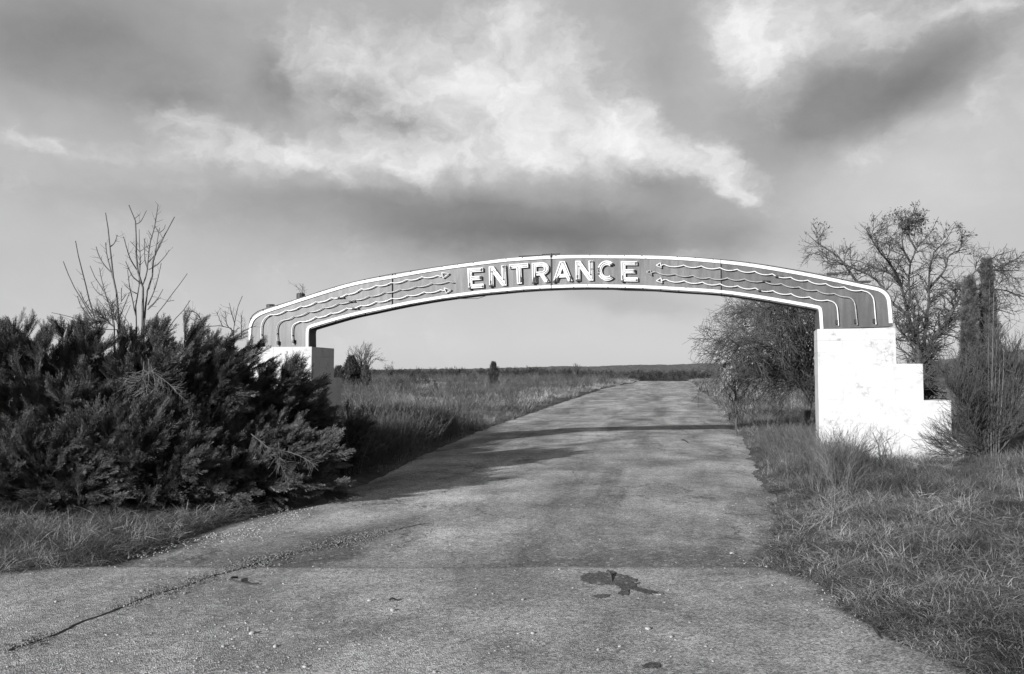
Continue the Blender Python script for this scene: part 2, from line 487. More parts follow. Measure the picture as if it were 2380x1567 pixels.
bm = N.n('ShaderNodeBump', ins={'Strength': 0.8, 'Distance': 0.06, 'Height': N.noise(pos, 12, 6, 0.7)})
M['soil'] = finish(m, N, c, 0.95, bm.outputs[0], 0.1)

# ------------------------------------------------------------------ terrain
def sstep(a, b, x):
    t = np.clip((np.asarray(x, float) - a) / (b - a), 0, 1)
    return t * t * (3 - 2 * t)

def base_z(y):
    y = np.asarray(y, float)
    return 0.72 * sstep(18, 125, y) - 2.6 * sstep(116, 190, y)

def flat_hit(px, py):
    """point where the line of sight meets the road surface"""
    dx, dy, dz = ray(px, py)
    t = 5.0
    for _ in range(4000):
        if EYE + dz * t <= base_z(dy * t): break
        t *= 1.003
        if t > 400: break
    return dx * t, dy * t

EL = [(0, 1342), (200, 1322), (350, 1272), (500, 1217), (700, 1168), (830, 1122), (960, 1060), (1100, 1002), (1200, 968), (1300, 935), (1400, 903), (1470, 889.5)]
ER = [(2160, 1567), (2110, 1505), (2040, 1435), (1960, 1378), (1890, 1345), (1800, 1322), (1815, 1280), (1828, 1200), (1822, 1150), (1790, 1100), (1760, 1060), (1722, 992), (1692, 958), (1655, 922), (1630, 905), (1612, 889.5)]
el_pts = np.array(sorted([flat_hit(*p) for p in EL], key=lambda q: q[1]))
er_pts = np.array(sorted([flat_hit(*p) for p in ER], key=lambda q: q[1]))
Y_SEAM = flat_hit(1190, 1322)[1]
def fbm1(t, seed=0.0, o=4):
    t = np.atleast_1d(np.asarray(t, float)); out = np.zeros_like(t)
    for i, v in enumerate(t):
        out[i] = mnoise.fractal(Vector((v, seed, 0.3)), 1.0, 2.0, o)
    return out
def x_left(y):
    y = np.asarray(y, float)
    x = np.interp(y, el_pts[:, 1], el_pts[:, 0])
    x = np.where(y < el_pts[0, 1], el_pts[0, 0] - (el_pts[0, 1] - y) * 14, x)
    return np.where(y > el_pts[-1, 1], el_pts[-1, 0] + (y - el_pts[-1, 1]) * 0.19, x)
def x_right(y):
    y = np.asarray(y, float)
    x = np.interp(y, er_pts[:, 1], er_pts[:, 0]) - 0.16 * np.clip((6.2 - y) / 1.0, 0, 1)
    x = np.where(y < er_pts[0, 1], er_pts[0, 0] - 0.16 + (er_pts[0, 1] - y) * 0.25, x)
    return np.where(y > er_pts[-1, 1], er_pts[-1, 0] + (y - er_pts[-1, 1]) * 0.19, x)
print('seam', Y_SEAM, 'left', el_pts.round(1).tolist(), 'right', er_pts.round(1).tolist())

def ground_z(x, y):
    x = np.asarray(x, float); y = np.asarray(y, float)
    dl = x_left(y) - x; dr = x - x_right(y)
    d = np.maximum(dl, dr)            # distance outside the pavement
    off = -0.05 + 0.075 * sstep(-0.25, 0.12, d) + 0.07 * sstep(0.2, 2.5, d)
    bump = (0.05 * np.sin(x * 0.9 + y * 0.5) + 0.06 * np.sin(x * 0.31 - y * 0.23 + 1)) * sstep(0.5, 4, d)
    wide = 0.35 * sstep(12, 60, np.abs(x - y * 0.19)) * sstep(20, 60, y) * np.sin(x * 0.06 + y * 0.03)
    bump = bump + 0.10 * np.exp(-((x - 6.6) / 2.0) ** 2 - ((y - 12.8) / 2.0) ** 2)
    return base_z(y) + off + bump + wide * sstep(200, 120, y)

def grid_mesh(X, Y, Z):
    n, m_ = X.shape
    v = np.stack([X, Y, Z], -1).reshape(-1, 3)
    i = np.arange(n - 1)[:, None] * m_; j = np.arange(m_ - 1)[None]
    f = np.stack([i + j, i + j + 1, i + j + 1 + m_, i + j + m_], -1).reshape(-1, 4)
    return v, f

rows = np.concatenate([np.arange(-12, 2.5, 1.0), np.arange(2.5, 14, 0.09), np.arange(14, 30, 0.2), np.arange(30, 60, 0.6), np.arange(60, 200, 2.0), np.geomspace(200, 9000, 40)])
# ground: columns follow the pavement's edges
side = np.concatenate([[0, 0.04, 0.08, 0.12, 0.2, 0.35, 0.6, 0.9, 1.3, 1.8, 2.4], np.geomspace(3, 40, 26), np.geomspace(48, 9000, 30)])
XL = x_left(np.maximum(rows, el_pts[0, 1]))
XR = x_right(np.maximum(rows, 2.0))
cols = []
Yg = np.repeat(rows[:, None], 2 * len(side) + 9, 1)
inn = np.linspace(0.02, 0.98, 9)
Xg = np.concatenate([(XL[:, None] - side[None, ::-1]), XL[:, None] + (XR - XL)[:, None] * inn[None], XR[:, None] + side[None]], 1)
mb = MB(); mb.add(*grid_mesh(Xg, Yg, ground_z(Xg, Yg)))
g_ = mb.build('ground', M['soil'], smooth=True); tag(g_, kind='structure')

# road: from the seam to beyond the crest
ry = rows[(rows > Y_SEAM - 0.35) & (rows < 190)]
jl = fbm1(ry * 1.7, 3.0) * 0.12 * np.clip(ry / 12, 0.6, 2.5); jr = fbm1(ry * 1.6, 9.0, 6) * 0.2 * np.clip(ry / 12, 0.6, 2.5)
a0 = x_left(ry) + jl; a1 = x_right(ry) + jr
tt = np.linspace(0, 1, 15)
RX = a0[:, None] + (a1 - a0)[:, None] * tt[None]
RY = np.repeat(ry[:, None], len(tt), 1)
RZ = base_z(RY) + 0.012 - 0.05 * ((tt == 0) | (tt == 1))[None]
mb = MB(); mb.add(*grid_mesh(RX, RY, RZ))
tag(mb.build('road', M['road'], smooth=True), kind='structure')
# apron: newer asphalt in front of the seam, a few millimetres thicker
ax = np.concatenate([np.linspace(-60, -8, 14), np.linspace(-7.5, 9.5, 160)])
seam = Y_SEAM + 0.07 * fbm1(ax * 1.3, 5.0, 6) + np.interp(ax, [-8, -4.3, -1.5, 0.5, 3.0, 4.0], [0.1, 0.0, -0.02, 0.02, 0.0, -0.2])
seam = np.where(ax < -4.2, np.minimum(seam, np.interp(ax, [-60, el_pts[0, 0], -4.1], [el_pts[0, 1] - 2, el_pts[0, 1] - 0.02, Y_SEAM])), seam)
tv = 1 - np.array([0, 0.0015, 0.006, 0.012, 0.02, 0.03, 0.04, 0.055, 0.07, 0.085, 0.1, 0.115, 0.13, 0.145, 0.16, 0.18, 0.2, 0.25, 0.35, 0.5, 0.7, 1.0])
yr = -14 + (Y_SEAM + 14) * tv
xr_ = x_right(yr) + 0.035 * fbm1(yr * 5, 2.0)
q = (ax - ax[0]) / (ax[-1] - ax[0])
AX = ax[0] + (xr_[:, None] - ax[0]) * q[None]
seamv = np.interp(AX[0], ax, seam)
AY = -14 + (seamv[None] + 14) * tv[:, None]
top = np.interp(ax, AX[0], seamv)
AZ = 0.022 + 0 * AY; AZ[0] = 0.0; AZ[1] = 0.018; AZ[:, -1] = -0.02; AZ[:, -2] = 0.016
mb = MB(); mb.add(*grid_mesh(AX[::-1], AY[::-1], AZ[::-1]))
tag(mb.build('apron_pavement', M['apron'], smooth=True), kind='structure')

# ------------------------------------------------------------------ the gate: frame of reference of the arch
TH = R(11.0)
U = np.array([math.cos(TH), -math.sin(TH), 0.0])
Wd = np.array([math.sin(TH), math.cos(TH), 0.0])      # away from the camera
ORG = np.array([-3.89, 15.38, 0.0])
def on_arch(px, py, off=0.0):
    d = np.array(ray(px, py)); o = np.array([0, 0, EYE])
    p0 = ORG + Wd * off
    t = np.dot(p0 - o, Wd) / np.dot(d, Wd)
    q = o + d * t - p0
    return float(np.dot(q, U)), float(q[2])
def r1(x, y): return 557.8 + x / 3.938, 569.4 + y / 3.938
def r2(x, y): return 1045.9 + x / 4.551, 557.8 + y / 4.551
def r3(x, y): return 1487.5 + x / 3.7926, 569.4 + y / 3.7926
def pl(fn, pts): return [on_arch(*fn(*p)) for p in pts]
def smooth_pts(P, n):
    """Catmull-Rom through points (any dimension)"""
    P = np.array(P, float); out = []
    Q = np.vstack([2 * P[0] - P[1], P, 2 * P[-1] - P[-2]])
    for i in range(1, len(Q) - 2):
        for t in np.linspace(0, 1, n, endpoint=False):
            t2, t3 = t * t, t ** 3
            out.append(0.5 * ((2 * Q[i]) + (-Q[i - 1] + Q[i + 1]) * t + (2 * Q[i - 1] - 5 * Q[i] + 4 * Q[i + 1] - Q[i + 2]) * t2 + (-Q[i - 1] + 3 * Q[i] - 3 * Q[i + 1] + Q[i + 2]) * t3))
    out.append(P[-1]); return np.array(out)

top_l = pl(r1, [(92, 950), (86, 850), (82, 750), (88, 700), (108, 652), (148, 617), (200, 592), (400, 533), (600, 470), (800, 404), (1000, 347), (1200, 302), (1375, 268), (1600, 230), (1840, 194)])
top_m = pl(r2, [(200, 238), (400, 216), (600, 198), (800, 182), (1070, 166), (1400, 157), (1700, 156), (2000, 161)])
top_r = pl(r3, [(340, 101), (720, 128), (1000, 160), (1300, 207), (1600, 262), (1900, 326), (2080, 364), (2150, 385), (2195, 428), (2216, 480), (2222, 540), (2224, 600), (2226, 718)])
bot_l = pl(r1, [(634, 950), (632, 850), (632, 800), (640, 772), (670, 760), (900, 692), (1050, 652), (1200, 620), (1400, 577), (1600, 538), (1840, 498)])
bot_m = pl(r2, [(200, 590), (400, 567), (600, 548), (800, 531), (1070, 515), (1400, 506), (1700, 508), (2000, 516)])
bot_r = pl(r3, [(340, 408), (715, 433), (1000, 472), (1200, 505), (1400, 540), (1545, 567), (1565, 580), (1572, 605), (1574, 660), (1576, 742)])
TOP = smooth_pts(top_l + top_m + top_r, 4)
BOT = smooth_pts(bot_l + bot_m + bot_r, 4)
THK = 0.30
sign = empty('entrance_arch_sign', tuple(ORG + U * 4.7 + Wd * 0.15), 0.0, 'long grey arched metal sign reading ENTRANCE, white bordered with wavy neon arrows, spanning the road', 'sign')
def bandpoly(sa, sb):
    """polygon of the band between two seam positions"""
    t = TOP[(TOP[:, 0] >= sa) & (TOP[:, 0] <= sb)]
    b = BOT[(BOT[:, 0] >= sa) & (BOT[:, 0] <= sb)]
    def at(C, s):
        i = np.argsort(C[:, 0], kind='stable'); return float(np.interp(s, C[i, 0], C[i, 1]))
    T = [tuple(p) for p in t]; B = [tuple(p) for p in b]
    return T, B, at
seams = [on_arch(*r1(1392, 430))[0], on_arch(*r2(1070, 340))[0], on_arch(*r3(712, 280))[0]]
s_mid = sorted(seams)
TL = list(map(tuple, TOP)); BL = list(map(tuple, BOT))
def interp_on(C, s):
    C = np.array(C)
    for i in range(len(C) - 1):
        if (C[i, 0] - s) * (C[i + 1, 0] - s) <= 0 and abs(C[i, 0] - C[i + 1, 0]) > 1e-6:
            t = (s - C[i, 0]) / (C[i + 1, 0] - C[i, 0]); return (s, C[i, 1] + (C[i + 1, 1] - C[i, 1]) * t)
    return (s, C[-1, 1])
def seg_between(C, sa, sb):
    C = np.array(C); mid = []
    out = [interp_on(C, sa)] if sa is not None else []
    lo = sa if sa is not None else -99; hi = sb if sb is not None else 99
    out += [tuple(p) for p in C if lo + 1e-4 < p[0] < hi - 1e-4]
    if sb is not None: out.append(interp_on(C, sb))
    return out
cuts = [None] + s_mid + [None]
G = 0.004
for k in range(4):
    sa = cuts[k] + G if cuts[k] is not None else None
    sb = cuts[k + 1] - G if cuts[k + 1] is not None else None
    poly = seg_between(TL, sa, sb) + seg_between(BL, sa, sb)[::-1]
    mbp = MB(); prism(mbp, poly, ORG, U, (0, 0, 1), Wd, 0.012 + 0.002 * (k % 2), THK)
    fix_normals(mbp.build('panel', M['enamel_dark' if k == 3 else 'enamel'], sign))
# soffit and top sheets: rusty flange strips along both edges
def ribbon(mb, C, t0, t1, w, inward):
    """solid strip along curve C, w wide in the sign's plane, between depths t0 and t1"""
    C = np.array(C); T = np.gradient(C, axis=0); T /= np.linalg.norm(T, axis=1, keepdims=True)
    Nn = np.stack([-T[:, 1], T[:, 0]], 1) * inward
    a, b = C, C + Nn * w
    def P(Q, t): return ORG + Q[:, :1] * U + Q[:, 1:] * np.array([0, 0, 1.0]) + Wd * t
    V = np.stack([P(a, t0), P(b, t0), P(b, t1), P(a, t1)], 1)
    n = len(C); k = np.arange(n - 1)[:, None] * 4; i = np.arange(4); j = (i + 1) % 4
    F = np.stack([k + i, k + j, k + 4 + j, k + 4 + i], -1).reshape(-1, 4)
    mb.add(V.reshape(-1, 3), F); mb.f[4].append(np.array([(0, 1, 2, 3), ((n - 1) * 4, (n - 1) * 4 + 3, (n - 1) * 4 + 2, (n - 1) * 4 + 1)]) + mb.n - n * 4)
mbp = MB(); ribbon(mbp, BOT, -0.002, THK + 0.004, 0.006, -1); fix_normals(mbp.build('soffit', M['soffit'], sign))
mbp = MB(); ribbon(mbp, TOP, -0.002, THK + 0.004, 0.006, 1); fix_normals(mbp.build('top_sheet', M['flange'], sign))
# raised white border stripes
st_top = smooth_pts(pl(r1, [(96, 948), (93, 850), (92, 790), (98, 735), (115, 692), (145, 658), (200, 625), (290, 592), (400, 556), (600, 490), (800, 427), (1000, 368), (1200, 326), (1380, 296), (1600, 256), (1840, 217)]) +
    pl(r2, [(200, 262), (400, 237), (600, 214), (800, 199), (1070, 184), (1400, 177), (1700, 178), (2000, 181)]) +
    pl(r3, [(340, 119), (720, 150), (1000, 183), (1300, 232), (1600, 288), (1900, 352), (2060, 384), (2120, 402), (2165, 435), (2190, 480), (2198, 540), (2204, 600), (2210, 690)]), 4)
st_bot = smooth_pts(pl(r1, [(616, 948), (616, 850), (618, 790), (628, 758), (655, 742), (700, 728), (900, 670), (1050, 632), (1200, 598), (1400, 558), (1600, 519), (1840, 479)]) +
    pl(r2, [(200, 566), (400, 543), (600, 525), (800, 508), (1070, 495), (1400, 486), (1700, 488), (2000, 495)]) +
    pl(r3, [(340, 386), (715, 412), (1000, 450), (1200, 482), (1400, 517), (1540, 543), (1580, 556), (1592, 590), (1596, 650), (1602, 740)]), 4)
for Cc, ww in ((st_top, 0.056), (st_bot, 0.052)):
    cs = np.concatenate([[0], np.cumsum(np.linalg.norm(np.diff(Cc, axis=0), axis=1))])
    mbp = MB(); ribbon(mbp, Cc + 0, -0.010, 0.011, ww / 2, 1); ribbon(mbp, Cc + 0, -0.0101, 0.0109, ww / 2, -1)
    fix_normals(mbp.build('border_stripe', M['stripe'], sign))
# seam strips
for s in s_mid:
    a, b = interp_on(TL, s), interp_on(BL, s)
    mbp = MB(); n0 = ORG + U * s
    mid = np.array([a, b]); wdt = 0.016 if s == s_mid[1] else 0.007
    c = n0 + Wd * 0.0 + np.array([0, 0, (a[1] + b[1]) / 2])
    mbp.box(c, (wdt, 0.026, a[1] - b[1] - 0.0), -TH)
    mbp.build('panel_seam', M['black'], sign)
# rivets along the edges
mbp = MB()
for C, off in ((TOP, -0.02), (BOT, 0.02)):
    L = np.concatenate([[0], np.cumsum(np.linalg.norm(np.diff(C, axis=0), axis=1))])
    for s in np.arange(0.3, L[-1], 0.31):
        u = np.interp(s, L, C[:, 0]); v = np.interp(s, L, C[:, 1]) + off * 0.5
        if random.random() < 0.75:
            mbp.box(ORG + U * u + np.array([0, 0, v]) - Wd * 0.006, (0.014, 0.03, 0.014), -TH)
tag(mbp.build('rivets', M['black'], sign), kind='stuff')

# letters
def A3(u, v, off=0.0): return ORG + U * u + np.array([0, 0, v]) + Wd * off
CELLS = {
 0: ('letter_e', (188, 305), (352, 295), (362, 507), (203, 518)), 1: ('letter_n', (415, 285), (592, 270), (602, 484), (420, 492)),
 2: ('letter_t', (630, 262), (828, 248), (836, 460), (642, 472)), 3: ('letter_r', (868, 247), (1048, 238), (1054, 448), (874, 460)),
 4: ('letter_a', (1088, 234), (1292, 226), (1298, 438), (1090, 447)), 5: ('letter_n', (1328, 224), (1514, 222), (1518, 432), (1334, 434)),
 6: ('letter_c', (1560, 222), (1752, 222), (1756, 434), (1564, 436)), 7: ('letter_e', (1808, 228), (1980, 228), (1988, 443), (1814, 440))}
def arc(cx, cy, rx, ry, a0, a1, n):
    return [(cx + rx * math.cos(R(a)), cy + ry * math.sin(R(a))) for a in np.linspace(a0, a1, n)]
SH = {
 'letter_e': [[(0, 0), (1, 0), (1, .2), (.27, .2), (.27, .4), (.86, .4), (.86, .6), (.27, .6), (.27, .8), (1, .8), (1, 1), (0, 1)]],
 'letter_n': [[(0, 0), (.25, 0), (.25, .62), (.74, 0), (1, 0), (1, 1), (.75, 1), (.75, .38), (.27, 1), (0, 1)]],
 'letter_t': [[(.37, 0), (.63, 0), (.63, .78), (1, .78), (1, 1), (0, 1), (0, .78), (.37, .78)]],
 'letter_a': [[(0, 0), (.22, 0), (.31, .2), (.69, .2), (.78, 0), (1, 0), (.63, 1), (.37, 1)]],
 'letter_r': [[(0, 0), (.26, 0), (.26, .36), (.46, .36), (.72, 0), (1, 0), (.74, .38)] + arc(.62, .69, .38, .31, -72, 90, 12) + [(0, 1)]],
 'letter_c': [arc(.52, .5, .52, .5, 48, 312, 26) + arc(.52, .5, .28, .28, 306, 54, 22)],
}
HOLE = {'letter_a': [(.39, .37), (.61, .37), (.5, .66)], 'letter_r': [(.26, .55)] + arc(.58, .675, .14, .125, -90, 90, 8) + [(.26, .8)]}
NEON = {
 'letter_e': [[(.1, .06), (.1, .93), (.92, .93)], [(.92, .07), (.2, .07), (.2, .47), (.8, .47)], [(.8, .54), (.2, .54), (.2, .86), (.9, .86)]],
 'letter_n': [[(.08, .04), (.08, .95), (.14, .95), (.86, .06), (.93, .06), (.93, .95)], [(.18, .04), (.18, .72)], [(.84, .93), (.84, .3)]],
 'letter_t': [[(.06, .84), (.06, .94), (.94, .94), (.94, .84), (.56, .84), (.56, .05), (.45, .05), (.45, .84), (.08, .84)]],
 'letter_a': [[(.08, .05), (.43, .94), (.56, .94), (.92, .05), (.82, .05), (.72, .28), (.29, .28), (.19, .05)]],
 'letter_r': [[(.07, .04), (.07, .94)] + arc(.62, .69, .32, .25, 90, -80, 10) + [(.9, .05)], [(.18, .04), (.18, .86)] + arc(.6, .68, .2, .17, 90, -90, 8) + [(.2, .46)]],
 'letter_c': [arc(.52, .5, .45, .44, 50, 310, 20), arc(.52, .5, .35, .35, 305, 55, 18)],
}
for k, (nm, tl, tr, br, bl) in CELLS.items():
    q = [np.array(on_arch(*r2(*p))) for p in (bl, br, tr, tl)]
    def cell(x, y): return tuple((q[0] * (1 - x) + q[1] * x) * (1 - y) + (q[3] * (1 - x) + q[2] * x) * y)
    def densify(pp):
        out = []
        for i in range(len(pp)):
            a, b = pp[i], pp[(i + 1) % len(pp)]; out.append(a)
        return out
    outer = [cell(*p) for p in densify(SH[nm][0])]
    mbp = MB()
    if nm in HOLE:
        # bridge the counter into the outline with a zero-width cut
        h = [cell(*p) for p in HOLE[nm]]
        if nm == 'letter_a': h0, o0 = 0, 2
        else: h0, o0 = 0, 2
        def area(pp): return sum(pp[i][0] * pp[(i + 1) % len(pp)][1] - pp[(i + 1) % len(pp)][0] * pp[i][1] for i in range(len(pp)))
        if area(h) * area(outer) > 0: h = h[::-1]; h0 = len(h) - 1
        hh = h[h0:] + h[:h0]
        outer = outer[:o0 + 1] + hh + [hh[0]] + outer[o0:]
    prism(mbp, outer, ORG, U, (0, 0, 1), Wd, -0.045, 0.011)
    lo = mbp.build(nm, M['letter'], sign)
    fix_normals(lo)
    mbp = MB(); mbk = MB()
    for run in NEON[nm]:
        pts = [cell(*p) for p in run]
        P3 = np.array([A3(u, v, -0.058) for u, v in pts])
        mbp = MB(); mbp.tube(P3, 0.0048, 6)
        mbp.build('neon_tube', M['tube_old'], lo, True)
        mbk.box(A3(pts[0][0], pts[0][1], -0.052), (0.022, 0.02, 0.03), -TH)
        mbk.box(A3(pts[-1][0], pts[-1][1], -0.052), (0.02, 0.02, 0.026), -TH)
    # broken off paint and electrode caps at the foot
    x0, y0 = cell(0.06, 0.0)
    if k not in (2, 6): mbk.box(A3(x0, y0, -0.04), (0.035, 0.05, 0.03), -TH)
    x0, y0 = cell(0.08, 0.2)
    if k in (0, 1, 3, 5, 7): mbk.box(A3(x0, y0, -0.052), (0.018, 0.022, 0.06), -TH)
    if k == 2: x0, y0 = cell(.58, .2); mbk.box(A3(x0, y0, -0.052), (0.02, 0.02, 0.09), -TH)
    if k == 4:
        x0, y0 = cell(.9, .12); mbk.box(A3(x0, y0, -0.052), (0.02, 0.02, 0.09), -TH)
    if k == 6:
        for yy in (.35, .48, .6): x0, y0 = cell(.06, yy); mbk.box(A3(x0, y0, -0.052), (0.03, 0.02, 0.035), -TH)
    tag(mbk.build('electrodes', M['black'], lo), kind='stuff')

# neon waves
def wave(fn, pre, cusps, post, sag):
    pts = []
    if pre: pts += [tuple(p) for p in smooth_pts(pre + [cusps[0]], 4)][:-1]
    for i in range(len(cusps) - 1):
        a, b = np.array(cusps[i], float), np.array(cusps[i + 1], float)
        for t in np.linspace(0, 1, 8, endpoint=False):
            p = a + (b - a) * t
            p[1] += sag * 4 * t * (1 - t) * (1.15 - 0.3 * t)
            pts.append(tuple(p))
    pts.append(tuple(cusps[-1]))
    if post: pts += [tuple(p) for p in smooth_pts([cusps[-1]] + post, 4)][1:]
    return [on_arch(*fn(*p)) for p in pts]
WAVES = [
 (r1, [(206, 935), (201, 860), (199, 790), (203, 738), (216, 700), (242, 665)], [(290, 638), (428, 598), (562, 562), (700, 522), (845, 485), (980, 452), (1115, 403), (1250, 372), (1390, 345), (1530, 318), (1670, 293), (1812, 280)], [(1830, 288), (1852, 290)], 16, 'tube'),
 (r1, [(352, 925), (344, 850), (341, 780), (350, 735), (372, 706), (410, 688), (455, 680)], [(497, 653), (630, 612), (768, 575), (905, 535), (1050, 500), (1185, 468), (1325, 433), (1470, 405), (1615, 380), (1760, 350), (1912, 334)], [(1935, 342), (1960, 346)], 15, 'tube_dirty'),
 (r1, [(494, 912), (484, 860), (481, 800), (485, 755), (500, 728), (530, 712)], [(560, 702), (700, 660), (838, 625), (980, 580), (1110, 555), (1250, 520), (1395, 490), (1540, 462), (1690, 432), (1840, 412)], [(1860, 418), (1880, 418)], 16, 'tube'),
 (r3, [(180, 186), (200, 178)], [(215, 175), (385, 180), (540, 188), (705, 203), (855, 217), (1010, 235), (1165, 258), (1325, 287), (1475, 313), (1635, 343), (1795, 372), (1950, 402)], [(2010, 422), (2048, 462), (2060, 510), (2068, 600), (2077, 702)], 18, 'tube'),
 (r3, [(100, 248), (120, 240)], [(150, 242), (310, 258), (465, 270), (610, 290), (770, 292), (920, 302), (1090, 320), (1245, 343), (1400, 372), (1555, 400), (1708, 430)], [(1770, 456), (1835, 464), (1872, 486), (1892, 530), (1903, 620), (1912, 706)], 17, 'tube_dirty'),
 (r3, [(185, 318), (210, 310)], [(235, 308), (390, 318), (550, 330), (705, 345), (860, 362), (1015, 382), (1170, 405), (1330, 432), (1490, 460), (1648, 488)], [(1700, 505), (1728, 535), (1738, 580), (1743, 640), (1748, 712)], 18, 'tube'),
]
HEADS = [(r1, [(1850, 256), (1918, 264), (1862, 306)]), None, (r1, [(1872, 395), (1936, 414), (1890, 442)]),
         (r3, [(143, 182), (180, 160), (190, 206)]), (r3, [(55, 240), (92, 224), (106, 272)]), (r3, [(143, 318), (185, 292), (196, 340)])]
for k, (fn, pre, cus, post, sag, mt) in enumerate(WAVES):
    pts = wave(fn, pre, cus, post, sag)
    P3 = np.array([A3(u, v, -0.028) for u, v in pts])
    mbp = MB(); mbp.tube(P3, 0.0105, 6)
    wv_o = mbp.build('neon_wave', M[mt], sign, True)
    if HEADS[k]:
        hf, hp = HEADS[k]
        hh = [on_arch(*hf(*p)) for p in hp]
        hh = hh + [hh[0]]
        # go round the triangle with rounded corners
        mbp = MB(); mbp.tube(np.array([A3(*q_, -0.028) for i in range(3) for q_ in (tuple(np.array(hh[i]) * .97 + np.array(hh[i + 1]) * .03), tuple(np.array(hh[i]) * .03 + np.array(hh[i + 1]) * .97))] + [A3(*hh[0], -0.028)]), 0.0105, 6)
        mbp.build('arrowhead', M[mt], sign, True)
    mbk = MB()
    for j in range(6, len(P3) - 6, 16):
        mbk.box(P3[j] + Wd * 0.015, (0.018, 0.045, 0.018), -TH)
    e = pts[0] if fn is r1 else pts[-1]
    mbk.box(A3(e[0] - (0 if fn is r1 else .03), e[1] + 0.06, -0.02), (0.03, 0.05, 0.07), -TH)
    mj = P3[len(P3) // 2]
    mbk.box(mj + Wd * 0.01, (0.05, 0.05, 0.03), -TH); mbk.box(mj + Wd * 0.01 + U * 0.07, (0.05, 0.04, 0.022), -TH)
    tag(mbk.build('tube_clips', M['black'], wv_o), kind='stuff')

# lamp cans, loose rods and cables on the sign
def can(px, py, h, r):
    s, v = on_arch(px, py, 0.15)
    n = 12
    an = np.arange(n) * 2 * PI / n
    c = ORG + U * s + Wd * 0.15 + np.array([0, 0, v])
    mbp = MB(); z = np.array([-0.05, h * 0.8, h])[:, None]
    mbp.tube(np.array([c + (0, 0, -0.06), c + (0, 0, h * .1), c + (0, 0, h * .82), c + (0, 0, h * .98), c + (0, 0, h)]), [r * .95, r, r * 1.0, r * .85, r * 0.05], 12)
    o = mbp.build('lamp_can', M['black'], sign, False)
    return o
can(629, 714, 0.055, 0.085); can(699, 692, 0.085, 0.085)
mbp = MB(); mbp.box(A3(*on_arch(1935, 637, 0.1), 0.1), (0.16, 0.1, 0.04), -TH); mbp.build('lamp_bracket', M['black'], sign)
mbp = MB(); mbp.box(A3(*on_arch(2010, 655, 0.1), 0.1), (0.18, 0.1, 0.03), -TH); mbp.build('lamp_bracket', M['black'], sign)
mbp = MB()
a, b = on_arch(*r2(728, 175), 0.05), on_arch(*r2(980, 164), 0.05)
mbp.tube([A3(*a, 0.05), A3(*b, 0.05)], 0.011, 6)
mbp.build('top_rod', M['black'], sign); mbp = MB()
a, b = on_arch(*r2(975, 155), 0.05), on_arch(*r2(1165, 149), 0.05)
mbp.tube([A3(*a, 0.05), A3(*b, 0.05)], 0.011, 6)
mbp.build('top_rod', M['black'], sign); mbp = MB()
a, b = on_arch(*r2(1070, 145), 0.0), on_arch(*r2(1070, 185), 0.0)
mbp.tube([A3(*a, -0.02), A3(*b, -0.02)], 0.02, 6)
mbp.build('seam_cap', M['black'], sign)
mbp = MB()
cab = [r1(1950, 492), r1(2170, 488), r1(2250, 462), r1(2380, 444), r2(600, 560), r2(800, 548), r2(1070, 528), r2(1300, 522)]
mbp.tube(np.array([A3(*on_arch(*p), 0.06) for p in cab]), 0.006, 5)
mbp.build('loose_cable', M['cable'], sign, True)
mbp = MB()
cab = [r2(1600, 515), r2(1850, 532), r2(2150, 540), r2(2380, 547), r3(300, 412), r3(560, 432), r3(700, 436)]
mbp.tube(np.array([A3(*on_arch(*p), 0.06) for p in cab]), 0.006, 5)
mbp.build('loose_cable', M['cable'], sign, True)

# ------------------------------------------------------------------ stepped block piers
BW, BH, BD = 0.4, 0.2, 0.4
def block_mesh(w, d, h, bev=0.0022):
    x, y, z = w / 2, d / 2, h / 2; b = bev
    P = []
    for sx_ in (-1, 1):
        for sy in (-1, 1):
            for sz in (-1, 1):
                P += [(sx_ * (x - b), sy * y, sz * (z - b)), (sx_ * x, sy * (y - b), sz * (z - b)), (sx_ * (x - b), sy * (y - b), sz * z)]
    import bmesh
    bm = bmesh.new()
    for p in P: bm.verts.new(p)
    bmesh.ops.convex_hull(bm, input=bm.verts)
    me = bpy.data.meshes.new('block'); bm.to_mesh(me); bm.free()
    return me
GAP = 0.002
bm_cache = {}
def bmesh_for(w, d, mat):
    k = (round(w, 3), round(d, 3), mat.name)
    if k not in bm_cache:
        me = block_mesh(w - GAP, d - GAP, BH - GAP); me.materials.append(mat); bm_cache[k] = me
    return bm_cache[k]
